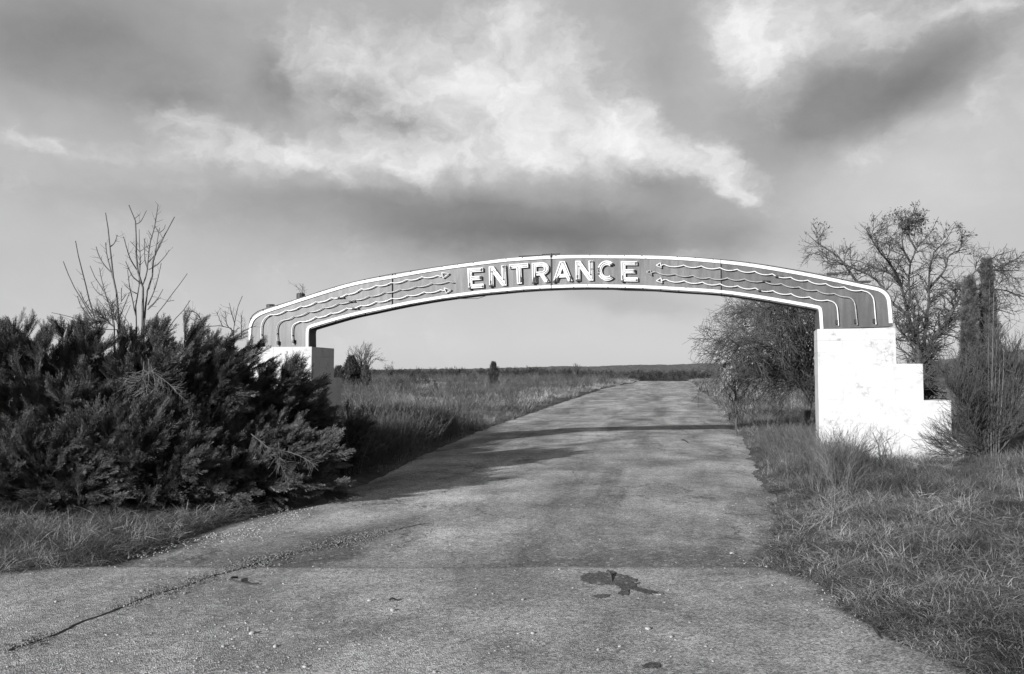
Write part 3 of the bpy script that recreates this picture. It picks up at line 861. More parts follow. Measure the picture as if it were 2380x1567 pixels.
def pier(side_, s_inner, z0, ncourse, top_depth, mat, label, yaw=0.0, extra=0.0, stepback=True, front=0.0):
    """side_ +1 pier grows to the right from s_inner, -1 to the left"""
    o3 = ORG + U * s_inner + Wd * (-0.02 - front)
    root = empty('stepped_pier', (o3[0], o3[1], z0), -TH + yaw, label, 'pier', 'stepped white piers of the gate')
    nt = ncourse // 3 + (1 if ncourse % 3 else 0)
    core = MB()
    for c in range(ncourse):
        tier = (ncourse - 1 - c) // 3          # 0 = top tier
        width = 1.22 + extra + (0, .4, .8, .97, 1.0)[tier]
        depth = top_depth + (0.4 * tier if stepback else 0)
        zc = BH * (c + 0.5)
        core.box((side_ * width / 2, depth / 2, zc), (width - 0.005, depth - 0.005, BH + 0.0 if c < ncourse - 1 else BH - 0.01))
        off = 0.0 if c % 2 else 0.2
        # rows front to back
        ds = [0.4, 0.4, 0.4, 0.4, 0.4, 0.4]
        y = 0.0; r_i = 0
        while y < depth - 0.05:
            dd = min(0.4, depth - y)
            x = 0.0; first = True
            while x < width - 0.03:
                w_ = min(0.4 if not (first and off) else 0.2, width - x)
                if width - x - w_ < 0.08: w_ = width - x
                first = False
                inner_row = 0 < r_i and y + dd < depth - 0.05
                inner = x > 0.01 and x + w_ < width - 0.02
                top_open = (ncourse - 1 - c) % 3 == 0
                if not (inner and inner_row and not top_open) and not (r_i > 0 and inner and not top_open and y + dd < depth - .05):
                    b = bpy.data.objects.new('block', bmesh_for(w_, dd, mat))
                    col.objects.link(b); b.parent = root
                    b.location = (side_ * (x + w_ / 2) + random.uniform(-1, 1) * 0.0015 + (-side_ * random.uniform(0, 0.004)), y + dd / 2 + random.uniform(-0.002, 0.002), zc)
                    b.rotation_euler = (0, 0, random.uniform(-0.003, 0.003))
                x += w_
            y += dd; r_i += 1
    core.build('mortar', mat, None).parent = root
    return root
zl = on_arch(722, 806)[1]; zr = on_arch(1905, 765)[1]
print('pier tops', zl, zr, 'right inner s', on_arch(1898, 770)[0], 'left', on_arch(722, 810)[0])
PL = pier(-1, on_arch(722, 810)[0] + 0.03, zl - 12 * BH, 12, 1.06, M['block_left'], 'white painted block pier half hidden by junipers, its side facing the road in shade', 0.0, extra=0.15)
PR = pier(1, on_arch(1899, 770)[0], zr - 13 * BH, 13, 0.8, M['block'], 'bright white painted block pier stepping down to the right beside a twiggy shrub', R(-6.0), stepback=False)

# ------------------------------------------------------------------ far wall, hills, far wood
def gz(x, y): return float(ground_z(x, y))

def at(px, Y): # x of a picture column at a distance
    d = ray(px, 800); return d[0] / d[1] * Y
def zat(px, py, Y):
    d = ray(px, py); return EYE + d[2] / d[1] * Y

hx = np.arange(-2600, 2600, 5.0)
def ridge(name, Y, prof, amp, seed, depth):
    mb = MB()
    pxs = CX + hx / Y * FOC
    top = np.interp(pxs, [p[0] for p in prof], [EYE + (HOR - p[1]) / FOC * Y - 2 for p in prof])
    top = top + fbm1(hx * 0.012, seed, 4) * amp * 1.5 + fbm1(hx * 0.11, seed + 4, 4) * amp * 0.8
    ds = np.array([0, 1.0]); n = 7
    X = np.repeat(hx[None], n + 2, 0)
    fr = np.linspace(0, 1, n)
    Z = np.concatenate([(-12 + (top[None] + 12) * np.sqrt(fr)[:, None]), top[None] - 6, top[None] * 0 - 12])
    Yv = np.concatenate([Y - depth * (1 - fr), [Y + 40, Y + depth]])
    Yy = np.repeat(Yv[:, None], len(hx), 1)
    Z[1:-3] += np.stack([fbm1(hx * 0.05, seed + 20 + k, 3) * amp * 0.8 for k in range(n - 2)])
    mb.add(*grid_mesh(X, Yy, Z))
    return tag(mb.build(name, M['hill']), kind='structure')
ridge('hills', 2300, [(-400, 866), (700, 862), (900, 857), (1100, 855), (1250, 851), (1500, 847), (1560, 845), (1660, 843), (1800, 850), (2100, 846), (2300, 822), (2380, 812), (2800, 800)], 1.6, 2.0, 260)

# far white pier seen through the shrub on the right of the road
Yp = 62.0; xp = at(1676, Yp); zp = zat(1676, 852, Yp)
fp = empty('distant_pier', (xp, Yp, gz(xp, Yp)), 0, 'small white stepped wall far down the right side of the road', 'wall')
mb = MB(); prism(mb, [(0, 0), (1.3, 0), (1.3, (zp - gz(xp, Yp)) * .75), (0.85, (zp - gz(xp, Yp)) * .75), (0.85, zp - gz(xp, Yp)), (0, zp - gz(xp, Yp))], (xp, Yp, gz(xp, Yp)), (1, 0, 0), (0, 0, 1), (0, 1, 0), 0, 0.4)
fix_normals(mb.build('stepped_wall', M['far_white'], fp))
mb = MB(); mb.box((xp + 0.42, Yp + 0.2, zp + 0.02), (0.95, 0.5, 0.05)); mb.build('cap', M['far_white'], fp)

# ------------------------------------------------------------------ plant building
def unit(v): return v / (np.linalg.norm(v, axis=-1, keepdims=True) + 1e-9)

def grow(P, Rr, n, tr, length, ang, K=5, up=0.0, wig=0.15, rr=0.6, rend=0.3, rmin=0.004, wlen=True, drift=(0, 0, 0)):
    M_, K0, _ = P.shape
    L = np.linalg.norm(np.diff(P, axis=1), axis=2).sum(1)
    idx = rng.choice(M_, n, p=L / L.sum() if wlen else None)
    t = rng.uniform(tr[0], tr[1], n) * (K0 - 1)
    i = np.minimum(t.astype(int), K0 - 2); f = (t - i)[:, None]
    pos = P[idx, i] * (1 - f) + P[idx, i + 1] * f
    T = unit(P[idx, i + 1] - P[idx, i])
    r0 = (Rr[idx, i] * (1 - f[:, 0]) + Rr[idx, i + 1] * f[:, 0]) * rr
    rnd = unit(rng.normal(size=(n, 3))); perp = unit(rnd - (rnd * T).sum(1, keepdims=True) * T)
    a = np.radians(rng.uniform(ang[0], ang[1], n))[:, None]
    d = unit(np.cos(a) * T + np.sin(a) * perp)
    ln = rng.uniform(length[0], length[1], n) * (1 - 0.35 * t / (K0 - 1))
    out = [pos]; p = pos
    for k in range(K - 1):
        d = unit(d + np.array([0, 0, up]) + np.array(drift) + rng.normal(size=(n, 3)) * wig)
        p = p + d * (ln / (K - 1))[:, None]; out.append(p)
    Q = np.stack(out, 1)
    r0 = np.maximum(r0, rmin)
    RR = r0[:, None] * np.linspace(1, rend, K)[None]
    return Q, np.maximum(RR, rmin * 0.7)

def poly3(paths, K=10, thick=1.0):
    """list of (N,3) paths with radii -> arrays resampled to K points"""
    P, Q = [], []
    for pts, r0, r1_ in paths:
        r0, r1_ = r0 * thick, r1_ * thick
        s = smooth_pts(pts, 4)
        L = np.concatenate([[0], np.cumsum(np.linalg.norm(np.diff(s, axis=0), axis=1))])
        u = np.linspace(0, L[-1], K)
        P.append(np.stack([np.interp(u, L, s[:, k]) for k in range(3)], 1)); Q.append(np.linspace(r0, r1_, K))
    return np.array(P), np.array(Q)

def blades(n, h, spread, w, lean, seg=3, curl=0.5, hv=0.5):
    """a tuft of n curved blades as ribbons"""
    ang = rng.uniform(0, 2 * PI, n); r = spread * np.sqrt(rng.uniform(0, 1, n))
    p = np.stack([r * np.cos(ang), r * np.sin(ang), np.zeros(n) - 0.01], 1)
    da = ang + rng.normal(0, 1.0, n)
    ln = rng.uniform(lean * 0.2, lean, n)
    d = unit(np.stack([np.cos(da) * ln, np.sin(da) * ln, np.ones(n)], 1))
    H = h * rng.uniform(1 - hv, 1 + hv * 0.6, n)
    side_ = unit(np.stack([-np.sin(da + rng.normal(0, .6, n)), np.cos(da), np.zeros(n)], 1))
    V = []
    for k in range(seg + 1):
        ww = (w * (1 - (k / seg) ** 1.5) + w * 0.08)
        V.append(np.stack([p - side_ * ww / 2, p + side_ * ww / 2], 1))
        d = unit(d + np.stack([np.cos(da), np.sin(da), -np.ones(n) * 0.9], 1) * (curl / seg) * rng.uniform(0.2, 1.6, n)[:, None])
        p = p + d * (H / seg)[:, None]
    V = np.stack(V, 1).reshape(-1, 3)
    k = np.arange(seg)[:, None] * 2
    F = np.concatenate([np.concatenate([k, k + 1, k + 3, k + 2], 1)])
    F = (F[None] + (np.arange(n) * (seg + 1) * 2)[:, None, None]).reshape(-1, 4)
    return MB().add(V, F).mesh('tuft')

def plume(n=13, w=0.014):
    """one juniper spray along +X, length 1"""
    mb = MB()
    P = []
    ax = np.array([(t, 0.05 * math.sin(t * 3), 0.06 * t * t) for t in np.linspace(0, 1, 6)])
    mb.tubes(ax[None], np.linspace(0.012, 0.003, 6)[None], 3)
    V, F = [], []
    def needle(a, d, s, L, w_):
        k = len(V)
        V.extend([a - s * w_, a + s * w_, a + d * L * 0.55 + s * w_ * 0.9, a + d * L, a + d * L * 0.55 - s * w_ * 0.9])
        F.extend([(k, k + 1, k + 2), (k, k + 2, k + 4), (k + 4, k + 2, k + 3)])
    for i in range(n):
        t = 0.05 + 0.93 * i / n
        a0 = np.array([t, 0.05 * math.sin(t * 3), 0.06 * t * t])
        for s_ in (-1, 1):
            roll = rng.normal(0, 0.6)
            d = np.array([math.cos(R(38)), s_ * math.sin(R(38)) * math.cos(roll), math.sin(R(38)) * math.sin(roll)])
            L = 0.42 * (1 - t) ** 0.7 + 0.07
            L *= rng.uniform(0.7, 1.2)
            sd = unit(np.cross(d, rng.normal(size=3)))
            m_ = max(2, int(L / 0.055))
            for q in range(m_):
                a1 = a0 + d * L * q / m_
                for e in (-1, 0, 1):
                    dd = unit(d + sd * 0.55 * e + rng.normal(size=3) * 0.22 + np.array([0.25, 0, 0.05]))
                    needle(a1, dd, unit(np.cross(dd, rng.normal(size=3))), 0.085 * rng.uniform(0.7, 1.2), w * 0.55)
    return mb.add(np.array(V), np.array(F)).mesh('spray')
PLUMES = [plume() for _ in range(5)]

def dir_rot(D):
    yaw = np.arctan2(D[:, 1], D[:, 0]); elv = np.arcsin(np.clip(D[:, 2], -1, 1))
    return np.stack([rng.uniform(-PI, PI, len(D)), -elv, yaw], 1)

def juniper(px, Y, rx, ry, h, nl, np_, label, lean=(0.3, 0.0, 0.0), size=(0.13, 0.28), z0=0.0, tmin=0.3, name='juniper_shrub', low=0.0):
    cx, cy = at(px, Y), Y
    zb = gz(cx, cy)
    root = empty(name, (cx, cy, zb), 0, label, 'juniper', 'junipers at the left of the road')
    phi = rng.uniform(0, 2 * PI, nl); u = rng.uniform(low, 1, nl) ** 0.85
    s = np.sqrt(np.clip(1 - (u * 0.93) ** 2, 0, 1)) * rng.uniform(0.75, 1.1, nl)
    tip = np.stack([cx + rx * np.cos(phi) * s, cy + ry * np.sin(phi) * s, zb + h * u * rng.uniform(0.82, 1.1, nl) + 0.12], 1)
    tip += np.array(lean) * (u * h)[:, None] * 0.5
    rt = np.stack([cx + rng.normal(0, 0.18 * rx, nl), cy + rng.normal(0, 0.18 * ry, nl), np.full(nl, zb - 0.02)], 1)
    ctl = rt * 0.6 + tip * 0.4; ctl[:, 2] = zb + (tip[:, 2] - zb) * 0.62
    t = np.linspace(0, 1, 9)[None, :, None]
    P = (1 - t) ** 2 * rt[:, None] + 2 * t * (1 - t) * ctl[:, None] + t * t * tip[:, None]
    P[:, 1:-1] += rng.normal(0, 0.02, P[:, 1:-1].shape)
    Rr = np.repeat(np.linspace(0.022, 0.004, 9)[None], nl, 0)
    Q, QR = grow(P, Rr, nl * 4, (0.35, 0.95), (0.3, 0.6), (20, 50), 5, 0.03, 0.08, 0.6, drift=tuple(np.array(lean) * 0.10))
    mb = MB(); mb.tubes(P, Rr, 3); mb.tubes(Q, QR, 3)
    tag(mb.build('branches', M['bark'], root), kind='stuff')
    pts, dirs, scl = [], [], []
    for A, cnt, tm in ((P, int(nl * np_ * 0.35), tmin), (Q, int(nl * np_ * 0.65), 0.05)):
        K0 = A.shape[1]
        idx = rng.integers(0, len(A), cnt); tt_ = rng.uniform(tm, 1, cnt)
        f = tt_ * (K0 - 1); i = np.minimum(f.astype(int), K0 - 2); f = (f - i)[:, None]
        p = A[idx, i] * (1 - f) + A[idx, i + 1] * f
        T = unit(A[idx, i + 1] - A[idx, i])
        rnd = rng.normal(size=(cnt, 3)); perp = unit(rnd - (rnd * T).sum(1, keepdims=True) * T)
        d = unit(T + perp * rng.uniform(0.1, 0.75, cnt)[:, None] * (1.1 - 0.8 * tt_)[:, None] + np.array([0, 0, 0.10]) + np.array(lean) * 0.75)
        pts.append(p); dirs.append(d); scl.append(rng.uniform(size[0], size[1], cnt) * (1.15 - 0.45 * tt_))
    pts = np.concatenate(pts); dirs = np.concatenate(dirs); scl = np.concatenate(scl)
    nz = np.array([mnoise.noise(Vector((p[0] * 2.6 - p[2] * 1.2, p[1] * 2.6, p[2] * 4.2))) for p in pts])
    keep = (pts[:, 2] > zb + 0.03) & ((nz > -0.16) | (rng.uniform(0, 1, len(pts)) < 0.3))
    pts, dirs, scl = pts[keep], dirs[keep], scl[keep]
    scatter('foliage', PLUMES, pts, dir_rot(dirs), scl[:, None] * np.array([1.3, 0.78, 0.78]), rng.integers(0, 5, len(pts)), M['juniper'], root)
    return root

juniper(115, 10.2, 1.25, 1.1, 1.9, 150, 120, 'large dark juniper at the far left edge with two spiky plumes on top', (-0.15, 0, 0.1))
juniper(-60, 10.8, 1.0, 1.1, 1.65, 70, 90, 'dark juniper cut off by the left edge of the picture', (-0.1, 0, 0))
juniper(370, 10.6, 1.25, 1.15, 1.86, 160, 120, 'dark juniper with bare saplings growing out of its middle', (0.45, 0, 0.1))
juniper(540, 11.3, 1.1, 1.1, 1.42, 140, 115, 'windswept juniper leaning right in front of the left pier', (0.6, 0, 0))
juniper(618, 11.9, 0.65, 0.8, 1.1, 90, 100, 'smaller dark juniper overlapping the corner of the left pier', (0.85, 0, 0.05), (0.14, 0.28))
juniper(545, 10.0, 1.3, 0.65, 0.7, 100, 95, 'low spreading juniper over the road edge below the taller ones', (0.7, 0, 0), (0.14, 0.28))
juniper(795, 13.0, 0.35, 0.45, 0.62, 40, 60, 'little dark juniper at the foot of the left pier, nearest the road', (0.45, 0, 0.2), (0.12, 0.24))
juniper(120, 9.0, 0.9, 0.5, 0.75, 70, 90, 'low juniper branch mass at the left edge just above the dry grass', (0.1, 0, -0.1), (0.13, 0.26))
juniper(300, 9.3, 1.1, 0.6, 0.85, 90, 90, 'low juniper behind the dry grass at the lower left', (0.2, 0, 0), (0.14, 0.3))

# ------------------------------------------------------------------ bare saplings, traced and set at their own distance
def z2(x, y): return 116.2 + x / 3.746, 453.2 + y / 3.746
def trace(paths, Y0, bend=0.25, seed=1, fn=z2, fix=None):
    r_ = np.random.default_rng(seed); out = []
    for pts, r0, r1_ in paths:
        n = len(pts); dy0 = r_.normal(0, 0.08); dy = r_.normal(0, bend)
        P = []
        for k, p in enumerate(pts):
            Y = Y0 + (dy * k / max(1, n - 1) if n > 3 else 0)
            px, py = fn(*p); d = ray(px, py); P.append((d[0] / d[1] * Y, Y, EYE + d[2] / d[1] * Y))
        out.append((P, r0, r1_))
    return out
def sapling(name, label, cat, paths, Y0, mat, twigs=0, rooted=True, tw=(0.05, 0.15), bend=0.2, seed=1, root_px=None, group=None, tip_r=0.0):
    tr_ = trace(paths, Y0, bend, seed)
    x0, y0, _ = tr_[0][0][0]
    gb = gz(x0, y0)
    root = empty(name, (x0, y0, gb), 0, label, cat, group)
    # stems go on down to the ground inside the bushes
    st, br = [], []
    for k, (P, a, b) in enumerate(tr_):
        if rooted and P[0][2] < EYE + 0.85 and a >= 0.009:
            f = P[0]; P = [(x0 + (f[0] - x0) * 0.35, y0 + (f[1] - y0) * 0.3, gb - 0.03), (x0 + (f[0] - x0) * 0.7, y0 + (f[1] - y0) * 0.6, gb + (f[2] - gb) * 0.55)] + list(P)
            a *= 1.25
        (st if a >= 0.009 else br).append((P, a, b))
    P1, R1 = poly3(st, 18, 1.0)
    for i in range(len(P1)):
        mb = MB(); mb.tubes(P1[i:i + 1], R1[i:i + 1], 6); mb.build('stem', mat, root, True)
    P2, R2 = poly3(br, 12, 1.1) if br else (None, None)
    if br:
        for i in range(len(P2)):
            mb = MB(); mb.tubes(P2[i:i + 1], R2[i:i + 1], 5); mb.build('branch', mat, root, True)
    if twigs:
        A = P2 if br else P1; B = R2 if br else R1
        T1, TR = grow(A, B, twigs, (0.2, 1), tw, (30, 70), 4, 0.05, 0.2, 0.5, 0.4, 0.0025)
        mb = MB(); mb.tubes(T1, TR, 3); tag(mb.build('twigs', mat, root), kind='stuff')
    return root
s9 = 0.013
sapling('bare_sapling', 'leftmost bare sapling of long whippy stems rising out of the junipers', 'sapling', [
    ([(405, 1130), (375, 1030), (340, 910), (310, 780), (285, 680), (260, 590), (240, 500), (222, 400)], 0.016, 0.005),
    ([(405, 1140), (360, 1060), (300, 950), (230, 840), (180, 740), (150, 670), (115, 578)], 0.013, 0.005),
    ([(370, 1030), (300, 930), (262, 845)], 0.007, 0.004), ([(350, 1070), (270, 970), (237, 880)], 0.008, 0.004),
    ([(290, 692), (262, 690)], 0.004, 0.003), ([(300, 738), (272, 728)], 0.004, 0.003)], 10.4, M['bark'], 40, tw=(0.04, 0.16), seed=3, group='bare saplings in the junipers')
sapling('bare_sapling', 'middle bare sapling with one tall straight stem among the junipers', 'sapling', [
    ([(600, 1120), (590, 1000), (585, 880), (560, 800), (548, 690), (530, 520), (515, 400), (508, 310), (483, 155)], 0.022, 0.006),
    ([(560, 1140), (530, 1010), (490, 880), (440, 790), (380, 700), (348, 618)], 0.014, 0.005),
    ([(548, 690), (480, 620), (430, 540), (400, 450)], 0.008, 0.005), ([(545, 720), (520, 620), (495, 520), (483, 415)], 0.008, 0.005),
    ([(520, 455), (560, 420), (587, 348)], 0.008, 0.004), ([(490, 890), (440, 870), (390, 820), (357, 760)], 0.007, 0.004),
    ([(500, 930), (465, 800), (445, 720), (430, 635)], 0.008, 0.004), ([(600, 1080), (640, 980), (695, 845)], 0.008, 0.004),
    ([(620, 930), (622, 810)], 0.006, 0.004), ([(625, 920), (670, 860)], 0.006, 0.003)], 10.5, M['bark'], 60, tw=(0.04, 0.18), seed=4, group='bare saplings in the junipers')
sapling('bare_sapling', 'tallest bare sapling, many upright forked stems, right of the other two', 'sapling', [
    ([(805, 1160), (808, 1000), (808, 780), (775, 700), (752, 600), (752, 450), (745, 260), (740, 205), (710, 150), (686, 88)], 0.026, 0.006),
    ([(820, 1120), (835, 950), (850, 820), (880, 760), (900, 640), (905, 520), (980, 390), (1020, 310), (1085, 190)], 0.018, 0.006),
    ([(752, 1130), (745, 980), (765, 860), (780, 760)], 0.014, 0.007),
    ([(920, 1080), (1000, 950), (1080, 840), (1150, 750), (1195, 685)], 0.012, 0.005), ([(1030, 1170), (1130, 1050), (1220, 918)], 0.010, 0.005),
    ([(808, 780), (840, 690), (855, 560), (870, 420), (905, 300), (920, 220), (940, 85)], 0.0089, 0.005),
    ([(775, 770), (785, 560), (778, 440), (776, 300)], 0.0085, 0.004), ([(755, 650), (700, 560), (670, 470), (640, 365)], 0.0085, 0.004),
    ([(790, 770), (720, 710), (685, 640), (658, 580)], 0.0085, 0.004), ([(745, 1050), (715, 900), (690, 780), (675, 655)], 0.0085, 0.004),
    ([(755, 860), (700, 830), (645, 782)], 0.007, 0.004), ([(850, 650), (825, 560), (822, 380)], 0.007, 0.004),
    ([(855, 590), (920, 510), (985, 385)], 0.008, 0.005), ([(860, 650), (930, 610), (1005, 530), (1037, 480)], 0.0075, 0.004),
    ([(860, 820), (890, 700), (892, 600)], 0.007, 0.004), ([(850, 960), (900, 850), (935, 740), (968, 595)], 0.0085, 0.004),
    ([(740, 258), (790, 230), (840, 135)], 0.007, 0.004), ([(740, 205), (785, 165)], 0.005, 0.003), ([(945, 335), (915, 270)], 0.006, 0.003),
    ([(945, 335), (990, 300), (1005, 258)], 0.006, 0.003), ([(905, 570), (945, 335), (955, 285)], 0.0075, 0.004), ([(985, 385), (955, 330)], 0.005, 0.003),
    ([(890, 370), (855, 310)], 0.006, 0.003), ([(780, 495), (700, 405)], 0.006, 0.003), ([(780, 495), (860, 440)], 0.006, 0.003),
    ([(850, 1000), (920, 930), (985, 820)], 0.0075, 0.004), ([(860, 980), (965, 890)], 0.006, 0.003), ([(1010, 930), (1080, 918)], 0.005, 0.003)],
    10.7, M['bark'], 120, tw=(0.04, 0.2), seed=5, group='bare saplings in the junipers')
sapling('bare_shrub', 'low bare bush with one long bare branch reaching left over the junipers', 'bush', [
    ([(600, 1200), (430, 1180), (330, 1120), (240, 1080), (130, 1050), (15, 1025)], 0.011, 0.004),
    ([(700, 1200), (600, 1000), (560, 950)], 0.009, 0.003), ([(640, 1200), (660, 1050), (700, 960)], 0.009, 0.003), ([(560, 1180), (500, 1020), (415, 905)], 0.009, 0.003),
    ([(560, 1150), (450, 1100), (200, 1150)], 0.007, 0.003), ([(560, 1150), (480, 1080), (400, 1000)], 0.006, 0.003), ([(600, 1150), (560, 1050), (540, 940)], 0.006, 0.003)],
    10.1, M['bark_dark'], 420, tw=(0.08, 0.3), seed=6)
sapling('bare_shrub', 'scraggly leafless bush standing between the junipers and the end of the sign', 'bush', [
    ([(1595, 1260), (1605, 1130), (1640, 960), (1675, 880)], 0.012, 0.004), ([(1600, 1220), (1500, 1140), (1430, 1150), (1330, 1140), (1250, 1090), (1180, 1040)], 0.011, 0.004),
    ([(1340, 1210), (1310, 1080), (1260, 1020), (1195, 1010)], 0.008, 0.004), ([(1610, 1130), (1590, 1060), (1560, 940)], 0.007, 0.003),
    ([(1500, 1140), (1450, 1020)], 0.006, 0.003), ([(1665, 1250), (1665, 1050)], 0.008, 0.003), ([(1600, 1190), (1540, 1130), (1530, 1010)], 0.007, 0.003), ([(1590, 1250), (1700, 1180), (1790, 1140)], 0.006, 0.003)],
    11.6, M['bark_dark'], 90, tw=(0.08, 0.25), seed=7)
# pale twiggy tangle inside the junipers
sapling('twig_tangle', 'tangle of thin bare twigs hanging in the face of the middle juniper', 'twigs', [
    ([(860, 1430), (865, 1560), (840, 1710)], 0.006, 0.003), ([(820, 1450), (810, 1630), (820, 1790)], 0.006, 0.003), ([(880, 1480), (920, 1650), (910, 1790)], 0.006, 0.003),
    ([(880, 1530), (1020, 1630), (1160, 1770)], 0.005, 0.003), ([(920, 1510), (760, 1630), (680, 1690)], 0.005, 0.003)],
    9.35, M['bark'], 240, rooted=False, tw=(0.08, 0.28), bend=0.1, seed=18)
sapling('dead_branch', 'pale dead branch with bare twigs lying over the low juniper', 'branch', [
    ([(1750, 2080), (1900, 2200), (2050, 2330)], 0.005, 0.003), ([(1990, 2150), (2010, 2350), (2080, 2480)], 0.004, 0.002), ([(1900, 2200), (2150, 2260), (2300, 2350)], 0.005, 0.003)],
    9.25, M['bark'], 110, rooted=False, tw=(0.08, 0.28), bend=0.1, seed=8)

# ------------------------------------------------------------------ trees and shrubs at the right
def z1(x, y): return 1660 + x / 3.2873, 458.2 + y / 3.2873
def bare_tree(name, label, cat, paths, Y0, levels, mat, fn, K=14, bend=1.0, seed=1, leaves=0, group=None):
    tr_ = trace(paths, Y0, bend, seed, fn)
    x0, y0, _ = tr_[0][0][0]; gb = gz(x0, y0)
    root = empty(name, (x0, y0, gb), 0, label, cat, group)
    full = []
    for P, a, b in tr_:
        if a > 0.045: P = [(x0, y0, gb - 0.05)] + list(P)
        full.append((P, a, b))
    A, B = poly3(full, K)
    for i in range(len(A)):
        mb = MB(); mb.tubes(A[i:i + 1], B[i:i + 1], 7); mb.build('limb', mat, root, True)
    lv = [(A, B)]
    mb = MB()
    for (n, trg, ln, an, k, up, wig, rr, rmin) in levels:
        src = lv[-1]
        C, D = grow(src[0], src[1], n, trg, ln, an, k, up, wig, rr, 0.35, rmin)
        lv.append((C, D)); mb.tubes(C, D, 3)
    tag(mb.build('twigs', mat, root), kind='stuff')
    if leaves:
        C = lv[-1][0]; tips = C[:, -1]; hi = np.argsort(-tips[:, 2] + rng.uniform(0, 1.2, len(tips)))[:leaves]
        V, F = [], []
        for t_ in tips[hi]:
            for q in range(rng.integers(2, 6)):
                d = unit(rng.normal(size=3) + np.array([0, 0, 0.3])); s = unit(np.cross(d, rng.normal(size=3))); a = t_ + rng.normal(0, .03, 3); L = rng.uniform(.05, .1)
                k0 = len(V); V += [a, a + d * L * .5 + s * L * .22, a + d * L, a + d * L * .5 - s * L * .22]; F.append((k0, k0 + 1, k0 + 2, k0 + 3))
        tag(MB().add(np.array(V), np.array(F)).build('dead_leaves', M['leaf_dead'], root), kind='stuff')
    return root
bare_tree('bare_tree', 'big spreading bare tree behind the right pier, a few dead leaves at its tips', 'tree', [
    ([(1560, 1200), (1480, 900), (1430, 680), (1330, 570), (1200, 530), (1080, 480), (980, 470)], 0.09, 0.006),
    ([(1570, 1200), (1490, 700), (1500, 500), (1540, 400), (1600, 330), (1690, 230), (1715, 150)], 0.07, 0.006),
    ([(1600, 1150), (1640, 800), (1640, 600), (1680, 420), (1800, 300), (1840, 210)], 0.075, 0.006),
    ([(1620, 1180), (1760, 980), (1900, 720), (2000, 550), (2150, 450), (2300, 405)], 0.075, 0.006),
    ([(1430, 680), (1350, 520), (1250, 400), (1160, 240)], 0.04, 0.006), ([(1100, 660), (1040, 580), (940, 450), (800, 360), (720, 290)], 0.035, 0.006),
    ([(1480, 900), (1350, 800), (1250, 640), (1100, 560), (800, 440), (690, 420)], 0.04, 0.006), ([(1700, 1050), (1900, 900), (2100, 850), (2300, 900)], 0.045, 0.006),
    ([(1640, 700), (1760, 560), (1800, 440), (1950, 390)], 0.035, 0.006), ([(1900, 720), (2050, 700), (2250, 720), (2380, 800)], 0.035, 0.006), ([(1560, 1150), (1400, 1000), (1380, 900)], 0.045, 0.006),
    ([(2000, 560), (2150, 560), (2330, 560)], 0.03, 0.006), ([(1500, 500), (1440, 380), (1440, 170)], 0.03, 0.006), ([(1540, 400), (1490, 300), (1480, 190)], 0.025, 0.006)],
    20.0, [(330, (0.12, 0.9), (0.3, 0.85), (30, 75), 7, -0.01, 0.15, 0.6, 0.009), (2400, (0.1, 1), (0.2, 0.5), (25, 65), 5, 0.01, 0.17, 0.6, 0.0065), (7500, (0.1, 1), (0.1, 0.3), (25, 65), 4, 0.03, 0.18, 0.6, 0.0045)],
    M['bark_dark'], z1, seed=11, leaves=230)
# drooping shrubby tree seen under the right half of the arch
bare_tree('drooping_bare_tree', 'dense low bare tree with drooping branches, left of the right pier under the arch', 'tree', [
    ([(700, 1480), (640, 1250), (540, 1080), (420, 1000), (300, 980), (180, 1010), (80, 1090)], 0.07, 0.01),
    ([(700, 1480), (620, 1150), (540, 980), (420, 880), (330, 850), (280, 880)], 0.07, 0.01),
    ([(720, 1480), (700, 1150), (640, 950), (560, 850), (480, 830)], 0.06, 0.01), ([(700, 1480), (560, 1250), (380, 1120), (220, 1130), (60, 1220)], 0.055, 0.01),
    ([(700, 1480), (560, 1350), (400, 1240), (260, 1230), (120, 1330)], 0.055, 0.01), ([(720, 1450), (760, 1100), (720, 900), (650, 840)], 0.06, 0.01),
    ([(700, 1480), (600, 1420), (480, 1370), (350, 1370), (230, 1440)], 0.05, 0.01), ([(760, 1450), (850, 1150), (900, 950), (860, 850)], 0.06, 0.01), ([(640, 1250), (460, 1050), (330, 930), (200, 920)], 0.04, 0.01)],
    24.0, [(240, (0.2, 1), (0.8, 1.8), (20, 60), 8, -0.05, 0.12, 0.6, 0.012), (2400, (0.1, 1), (0.5, 1.1), (25, 60), 6, -0.06, 0.14, 0.6, 0.008), (9000, (0.1, 1), (0.2, 0.6), (25, 60), 4, -0.05, 0.16, 0.7, 0.006)],
    M['bark_dark'], z1, seed=12, bend=1.6)

